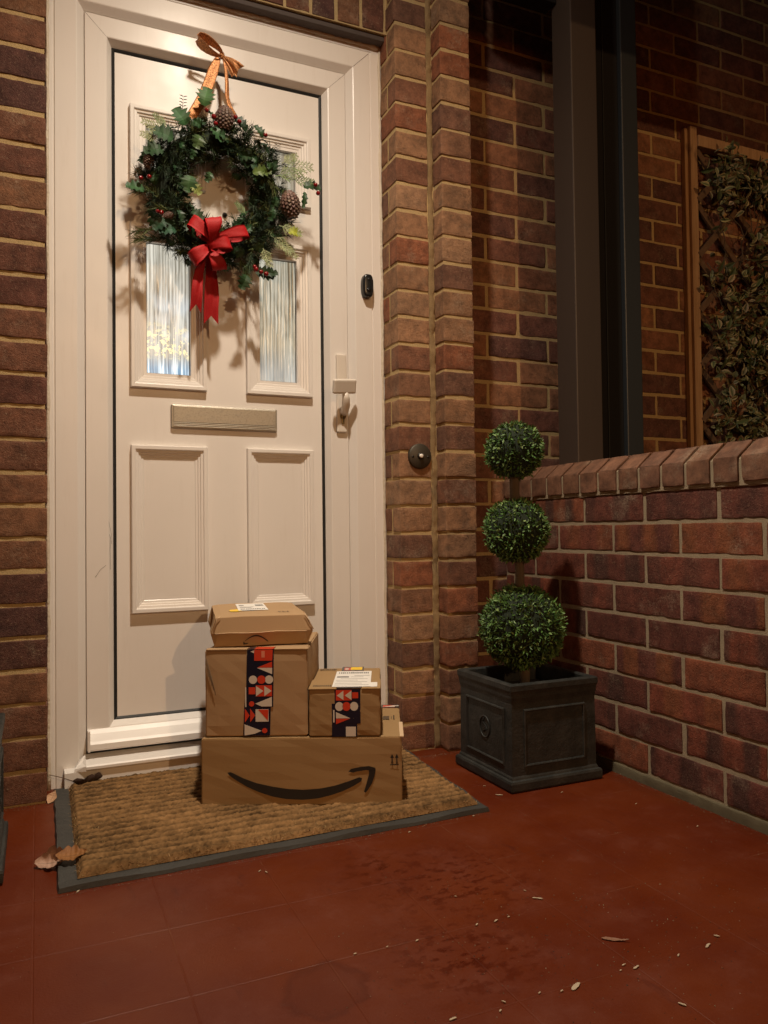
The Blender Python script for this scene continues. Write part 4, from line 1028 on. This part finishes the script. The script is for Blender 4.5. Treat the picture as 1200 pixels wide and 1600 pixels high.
# ribbons
def strip(name, pts, wid, m, parent, side=None, tail=0, th=.0007, crease=.0):
    """pts: centre line; side: list of width directions; solid thin ribbon"""
    n = len(pts); pts = [Vector(p) for p in pts]; mb = MB(); vs = []
    K = 6
    for i, p in enumerate(pts):
        t = (pts[min(i+1, n-1)]-pts[max(i-1, 0)]).normalized(); s_ = Vector(side[i]) if side else Vector((1, 0, 0))
        s_ = (s_-t*s_.dot(t)).normalized(); nn = t.cross(s_).normalized(); wv = wid[i] if hasattr(wid, '__len__') else wid
        for k in range(K+1):
            u = k/K-.5; q = p+s_*wv*u+nn*(crease*math.cos(u*math.pi*2+i*.4)+.0006*math.sin(i*1.1+k*1.7))
            if tail and i == n-1: q = q+t*tail*abs(u)*2-t*tail*.5
            vs.append(q)
    for lay, off in ((0, th/2), (1, -th/2)):
        vv = []
        for i in range(n):
            t = (pts[min(i+1, n-1)]-pts[max(i-1, 0)]).normalized(); s_ = Vector(side[i]) if side else Vector((1, 0, 0)); s_ = (s_-t*s_.dot(t)).normalized(); nn = t.cross(s_).normalized()
            vv += [vs[i*(K+1)+k]+nn*off for k in range(K+1)]
        mb.add(vv, [(i*(K+1)+k, (i+1)*(K+1)+k, (i+1)*(K+1)+k+1, i*(K+1)+k+1) for i in range(n-1) for k in range(K)], 0, True)
    m0 = n*(K+1)
    for i in range(n-1):
        for k in (0, K): a = i*(K+1)+k; b = (i+1)*(K+1)+k; mb.f.append((a, b, m0+b, m0+a)); mb.m.append(0); mb.sm.append(False)
    return mb.build(name, m, parent)
bow = MB(); bow.ball(at(330, 378, 1, .012), .010, 0, 2, (1.1, .8, 1.2)); bowo = bow.build('red_bow', M_RIB, wr)
def loop(c_px, tip_px, wid, rise=.030, y=.018, twist=(0, 0, 1), w2=None):
    c0 = at(*c_px, 1, y); t0 = at(*tip_px, 1, y-.004); d = t0-c0; ln = d.length; d.normalize(); out = Vector((0, -1, 0)); P = []; Wd = []
    for i in range(17):
        a = 2*math.pi*i/16-math.pi; x = ln*.5*(1+math.cos(a)); yy = math.sin(a)*rise*.5*(1+.25*math.cos(a))
        P.append(c0+d*x+out*(yy+.010)); Wd.append(wid*(.42+.58*min(1, x/ln*1.5)))
    sd = d.cross(out).normalized(); sd = (sd+Vector(twist)*.25).normalized()
    return strip('bow_loop', P, Wd, M_RIB, bowo, [sd]*17)
loop((332, 380), (296, 346), .032, .034); loop((330, 378), (330, 343), .042, .046, .012); loop((335, 374), (385, 364), .032, .034)
loop((326, 388), (358, 382), .036, .036, .008); loop((326, 388), (298, 408), .036, .036, .026); loop((326, 392), (342, 424), .038, .030, .030)
def tail(pxs, wid, y0, name='bow_tail'):
    P = [at(a, b, 1, y0+.006*math.sin(i*1.3)) for i, (a, b) in enumerate(pxs)]
    return strip(name, P, wid, M_RIB, bowo, [(1, .35*math.sin(i*.9), .1) for i in range(len(P))], tail=.022, crease=.003)
tail([(322, 392), (317, 408), (312, 424), (309, 440), (308, 455), (307, 470), (306, 482)], [.016, .020, .024, .027, .028, .029, .029], .030)
tail([(328, 392), (330, 410), (331, 428), (331, 446), (331, 464), (330, 482), (330, 500)], [.022, .028, .033, .036, .037, .037, .037], .050)
# gold hanging ribbon
knot = at(347, 88, 1, .066)
gm = MB(); gm.ball(knot+Vector((0, 0, .002)), .0085, 0, 2, (.9, .8, 1.25)); gold = gm.build('gold_ribbon', M_GOLD, wr)
P = [at(341, 90, 1, .072), at(334, 108, 1, .070), at(327, 128, 1, .064), at(319, 148, 1, .055), at(309, 166, 1, .050), at(298, 184, 1, .055)]
strip('hanging_band', P, [.014, .027, .028, .028, .027, .026], M_GOLD, gold, [(1, -.1, .3)]*6)
P = [at(350, 90, 1, .070), at(354, 110, 1, .062), at(355, 130, 1, .056), at(355, 150, 1, .048), at(358, 164, 1, .040), at(366, 178, 1, .045), at(373, 192, 1, .055)]
strip('hanging_band', P, [.010, .012, .013, .014, .014, .012, .012], M_GOLD, gold, [(1, .5, .1)]*7, crease=.002)
def gloop(tip, wid, rise, y, up):
    c0 = Vector(knot); t0 = at(*tip, 1, y); d = t0-c0; ln = d.length; d.normalize(); out = Vector((0, -1, 0)); P = []; Wd = []
    for i in range(17):
        a = 2*math.pi*i/16-math.pi; x = ln*.5*(1+math.cos(a)); P.append(c0+d*x+Vector(up)*math.sin(a)*rise*.5+out*(.004)); Wd.append(wid*(.30+.70*min(1, x/ln*1.3)))
    return strip('bow_loop', P, Wd, M_GOLD, gold, [(Vector((0, -1, .35)))]*17)
gloop((309, 60), .030, .022, .055, Vector((.5, -.3, .8)))
P = [knot, at(360, 96, 1, .058), at(368, 104, 1, .050), at(374, 110, 1, .052)]
strip('bow_tail', P, [.006, .018, .030, .036], M_GOLD, gold, [(-.5, -.3, 1)]*4, tail=.008, crease=.003)
P = [knot, at(356, 100, 1, .062), at(362, 110, 1, .060), at(366, 118, 1, .064)]
strip('bow_tail', P, [.006, .010, .014, .016], M_GOLD, gold, [(1, -.3, .5)]*4, crease=.003)

# ------------------------------------------------------------------ porch post
po = thing('porch_post', 'dark brown square porch post with charcoal side rail, standing on the low wall', 'post', (1.45, -.13, .798))
mb = MB(); mb.bbox(1.400, 1.490, -.173, -.083, .7985, 3.0, .003); mb.build('post', M_POST, po)
mb = MB(); mb.bbox(1.4905, 1.6200, -.112, -.092, .7985, 3.0, .002); mb.build('seal_channel', M_BLK, po)
mb = MB(); mb.bbox(1.6205, 1.6820, -.128, -.080, .7985, 3.0, .003); mb.build('side_rail', M_POST2, po)
mb = MB(); mb.box(1.560, 1.563, -.1150, -.1122, .80, 2.95)
mb.build('brush_strip', M_POST2, po)
mb = MB(); mb.bbox(1.138, 1.3995, -.110, -.055, 2.160, 2.34, .003); mb.build('black_bar', M_BLK, po)  # black bar from pilaster to post across the top of the bay

# ------------------------------------------------------------------ trellis with artificial variegated leaves
tr = thing('trellis_panel', 'wooden trellis covered in cream-edged leaves, fixed to the brick wall behind the low wall', 'trellis', (2.6, .07, .9))
mb = MB(); mb.bbox(2.084, 2.0985, .080, .099, .45, 2.02, .002); mb.bbox(2.099, 2.130, .068, .099, .45, 2.025, .002); mb.build('upright_batten', M_WOOD, tr)
mb = MB(); mb.bbox(2.129, 3.4, .060, .098, 1.955, 1.995, .002)
rl = mb.build('top_rail', M_WOOD, tr)
for s_ in (-1, 1):
    for i in range(-9, 9):
        x0 = 2.13+i*.195; z0, z1 = .40, 1.955
        a = Vector((x0, 0, z0)); b = Vector((x0+(z1-z0), 0, z1)) if s_ > 0 else Vector((x0, 0, z0))
        if s_ < 0: a = Vector((x0+(z1-z0), 0, z0)); b = Vector((x0, 0, z1))
        d = (b-a).normalized()
        # clip to the panel
        def clip(a, b, xm, xM):
            t0, t1 = 0, 1; dx = b.x-a.x
            for lim, sg in ((xm, 1), (xM, -1)):
                t = (lim-a.x)/dx
                if (dx > 0) == (sg > 0): t0 = max(t0, t)
                else: t1 = min(t1, t)
            return (a.lerp(b, t0), a.lerp(b, t1)) if t1-t0 > .02 else None
        q = clip(a, b, 2.13, 3.4)
        if not q: continue
        n_ = Vector((-d.z, 0, d.x))*.0105; y_ = .066 if s_ > 0 else .076
        mb = MB(); mb.prism([q[0]-n_+Vector((0, y_, 0)), q[1]-n_+Vector((0, y_, 0)), q[1]+n_+Vector((0, y_, 0)), q[0]+n_+Vector((0, y_, 0))], (0, .0085, 0)); mb.build('slat', M_SLAT, tr)
S = Soup()
for i in range(1150):
    cl = Vector((2.17+random.random()**.95*1.2, .035+random.uniform(-.02, .02), random.uniform(.5, 1.93)))
    if vnoise(np.array([[cl.x, 0, cl.z]]), 5.5, 11)[0] < -.36: continue
    for j in range(random.randint(6, 10)):
        d = Vector((random.gauss(0, 1), random.gauss(-.5, .5), random.gauss(.1, .8))).normalized(); nr = Vector((random.gauss(0, .5), -1, random.gauss(.3, .6))).normalized()
        gcol = vary(random.choice([(.05, .085, .03), (.035, .06, .02), (.09, .10, .04)])); ed = vary(random.choice([(.50, .44, .26), (.38, .35, .20), (.20, .21, .10), (.45, .42, .30), (.10, .12, .05), (.16, .09, .04)]))
        p = cl+Vector((random.uniform(-.045, .045), random.uniform(-.02, .02), random.uniform(-.045, .045)))
        leafblade(S, p, d, nr, random.uniform(.018, .046), random.uniform(.009, .022), gcol, .2, ((0, .1), (.25, .85), (.55, 1), (.82, .55), (1, .05)), ed, curl=random.uniform(0, .35))
S.build('artificial_leaves', M_LEAFM, tr)
mb = MB()
for i in range(46):
    p = Vector((random.uniform(2.16, 3.3), .055, random.uniform(.5, 1.7))); P = [p]
    for k in range(9): p = p+Vector((random.gauss(0, .022), random.gauss(0, .006), random.uniform(.01, .05))); p.y = min(.062, max(.03, p.y)); P.append(p)
    mb.tube(P, .0019, 5)
tag(mb.build('vine_stems', M_STEM, tr), kind='stuff')

# ------------------------------------------------------------------ fallen leaves and flakes
def dead_leaf(pos, rot, ln, wd, label, c1, c2, lobes=4, arch=.5, cup=.6, stem=True, twist=0.0):
    """thin dry leaf: lobed outline, arched along the midrib and cupped across it"""
    t = thing('dead_leaf', label, 'leaf', tuple(pos)); Mx = Matrix.Translation(pos) @ Euler(rot).to_matrix().to_4x4()
    NT, NW = 36, 13; ph = random.random()*6
    top_, cols = [], []
    for i in range(NT):
        u = i/(NT-1); w_ = wd*.5*(math.sin(math.pi*min(1, .04+u*.95))**.7)*(.68+.32*abs(math.sin(u*math.pi*lobes+.3))**.6)
        a = (u-.35)*arch*3.0; R0 = ln/max(.05, arch*3.0)
        for k in range(NW):
            q = (k/(NW-1)*2-1); x = R0*math.sin(a); zb = R0*(1-math.cos(a)); c_ = cup*q*abs(q)**.4*(1+.3*math.sin(ph+u*5))*(1 if q > 0 else .8)
            y_ = w_*math.sin(abs(c_)*1.2+1e-6)/(1.2*cup+1e-6)*math.copysign(1, q); z = zb+w_*(1-math.cos(c_*1.25))+wd*.030*math.sin(u*17+q*4+ph)*abs(q)+wd*.012*math.sin(u*41+ph)
            y_, z = y_*math.cos(twist*u)-z*math.sin(twist*u)*.3, z
            top_.append(Vector((x, y_, z))); kk = min(1, abs(q)*.6+.4*random.random()); vein = .55 if k == NW//2 else 1
            cols.append(tuple((c1[j]*kk+c2[j]*(1-kk))*vein for j in range(3)))
    zmin = min((Mx @ p).z for p in top_); lift = max(0, .0012-zmin) if zmin < .0012 else 0
    pts = [Mx @ p+Vector((0, 0, lift)) for p in top_]
    n = len(pts); S = Soup(); und = [p-Vector((0, 0, .0005)) for p in pts]; F = []
    for i in range(NT-1):
        for k in range(NW-1):
            a, b, c_, d = i*NW+k, (i+1)*NW+k, (i+1)*NW+k+1, i*NW+k+1; F += [(a, b, c_, d), (n+d, n+c_, n+b, n+a)]
    S.add(pts+und, F, cols+[tuple(x*.8 for x in c) for c in cols]); S.build('blade', M_DEAD, t, True)
    if stem:
        mb = MB(); b0 = pts[NW//2]; dr = (Mx.to_3x3() @ Vector((-1, .1, .55))).normalized()
        mb.tube([b0, b0+dr*ln*.35+Vector((0, 0, .002)), b0+dr*ln*.75+Vector((0, 0, .001))], [.0012, .0009, .0008], 6); st_ = mb.build('stalk', M_DEAD, t)
        a = st_.data.attributes.new('Col', 'FLOAT_COLOR', 'POINT'); a.data.foreach_set('color', np.tile([.10, .055, .03, 1], len(st_.data.vertices)))
    return t
dead_leaf(at(132, 1222, 1, .030), (R(-58), R(8), R(12)), .075, .046, 'dark curled dead leaf with a long stalk at the back left corner of the doormat', (.060, .032, .022), (.035, .020, .016), 3, .35, .8)
dead_leaf(at(80, 1252, 2, .003), (R(10), R(-35), R(52)), .034, .022, 'small pale tan dead leaf against the foot of the left brick jamb', (.50, .29, .16), (.56, .34, .20), 1, .3, .5, stem=False)
dead_leaf(at(104, 1338, 2, .022), (R(14), R(4), R(-6)), .056, .042, 'orange brown dead leaf lying on the front left border of the doormat', (.20, .075, .016), (.30, .125, .03), 4, .30, .5, stem=False)
dead_leaf(at(74, 1352, 2, .002), (R(34), R(0), R(-14)), .064, .052, 'crumpled pinkish brown dead leaf on the red floor left of the doormat', (.30, .17, .12), (.50, .32, .23), 3, .50, .95, stem=False, twist=.3)
dead_leaf(at(955, 1468, 2, .001), (0, 0, R(-38)), .040, .0095, 'narrow brown dead leaf lying alone on the red floor', (.22, .10, .055), (.26, .13, .075), 1, .12, .4, stem=False)
FL = [(840, 1405, 14, 150), (820, 1393, 4, 150), (745, 1446, 6, 20), (775, 1440, 7, 15), (795, 1434, 4, 10), (712, 1402, 4, 160), (1120, 1464, 8, 150), (1106, 1479, 12, 15), (1060, 1494, 5, 15), (975, 1509, 6, 0), (994, 1513, 10, 15), (970, 1518, 3, 0),
      (900, 1543, 18, 20), (878, 1550, 4, 15), (843, 1553, 4, 20), (787, 1567, 5, 140), (782, 1581, 4, 20), (708, 1594, 9, 5), (1066, 1571, 9, 130), (652, 1471, 5, 10), (605, 1481, 3, 0), (1090, 1292, 5, 5), (994, 1257, 4, 5), (780, 1243, 14, 160), (757, 1229, 6, 170),
      (878, 1239, 5, 0), (970, 1210, 6, 40), (640, 1301, 5, 10), (122, 1394, 7, 40), (406, 1362, 5, 20), (416, 1364, 5, 130), (555, 1492, 4, 5), (740, 1276, 4, 0)]
S = Soup()
def grit(x, y, k=1.0):
    r = random.uniform(.0004, .0011)*k; c = vary(random.choice([(.22, .15, .10), (.10, .06, .04), (.05, .035, .03), (.20, .07, .035), (.30, .24, .16)])); a = random.uniform(0, 6)
    b = [Vector((x+r*math.cos(a+i*2.1)*random.uniform(.6, 1.5), y+r*math.sin(a+i*2.1)*random.uniform(.6, 1.5), .0003)) for i in range(3)]
    S.add(b+[Vector((x, y, .0003+r))], [(0, 1, 3), (1, 2, 3), (2, 0, 3)], c)
for i in range(1000): grit(XW-.004-abs(random.gauss(0, .012)), random.uniform(-1.5, .09))
for i in range(700): grit(random.uniform(.93, 1.33), -.052-abs(random.gauss(0, .014)) if random.random() < .7 else random.uniform(-.05, .1))
for i in range(350): grit(random.uniform(-.5, .03), -abs(random.gauss(0, .013)))
for i in range(500):
    t = random.random(); grit(.03+.87*t, -.503-abs(random.gauss(0, .008))+.015*t)
for i in range(900): grit(random.uniform(-.3, 1.3), random.uniform(-1.5, -.5), .8)
for i in range(650): grit(random.gauss(.72, .22), random.gauss(-.98, .13), 1.1)
tag(S.build('floor_grit', M_DEAD), 'fine grit and dust scattered over the red floor and along the wall feet', 'grit', kind='stuff')
def flake_label(px_, py_, ln):
    if py_ < 1300:
        if px_ > 1050: return 'pale flake alone on the floor in front of the low brick wall'
        if px_ > 985: return 'tiny pale flake on the red floor between the planter and the low wall'
        if px_ > 960: return 'pale flake at the foot of the low wall behind the planter corner'
        if px_ > 860: return 'faint pale flake in front of the planter right of its front corner'
        if px_ > 770: return 'long curved pale flake at the front corner of the right planter'
        if px_ > 750: return 'short pale flake beside the long curved one at the planter corner'
        return 'tiny pale flake just in front of the mat corner nearest the right planter'
    if px_ == 122: return 'pale flake against the front left corner of the doormat border'
    if px_ == 900: return 'largest pale flake, a thin sliver near the bottom centre right of the floor'
    if px_ == 840: return 'thin slanting pale sliver on the floor beyond the narrow brown leaf'
    if px_ == 1106: return 'larger of two pale flakes at the far right of the floor'
    if px_ == 1120: return 'upper of two pale flakes at the far right of the floor'
    if px_ == 1066: return 'lone pale flake near the bottom right corner of the picture'
    if px_ == 994: return 'rightmost of three pale flakes below the narrow brown leaf'
    if px_ == 708: return 'pale flake at the very bottom edge of the picture'
    if px_ == 640: return 'tiny pale flake just in front of the long front edge of the doormat'
    return None
for px_, py_, ln, ang in FL:
    p = at(px_, py_, 2, 0); s_ = ln*.00062; mb = MB(); n = 9; P1, P2 = [], []
    a = R(ang+random.uniform(-12, 12)); dx, dy = math.cos(a), -math.sin(a)*0+math.sin(a)
    pts = []
    for k in range(n):
        t = 2*math.pi*k/n; u = math.cos(t)*s_*1.0; v_ = math.sin(t)*s_*.22*random.uniform(.4, 1.4)+.0004*math.sin(t)
        pts.append((p.x+u*dx-v_*dy*1.0, p.y+u*dy+v_*dx, .0012+.0004*math.sin(k)))
    mb.prism(pts, (0, 0, .0009))
    o = mb.build('pale_flake', M_CHIP); tag(o, flake_label(px_, py_, ln) or 'tiny pale speck out on the open red porch floor', 'flake', 'pale flakes scattered on the red floor')
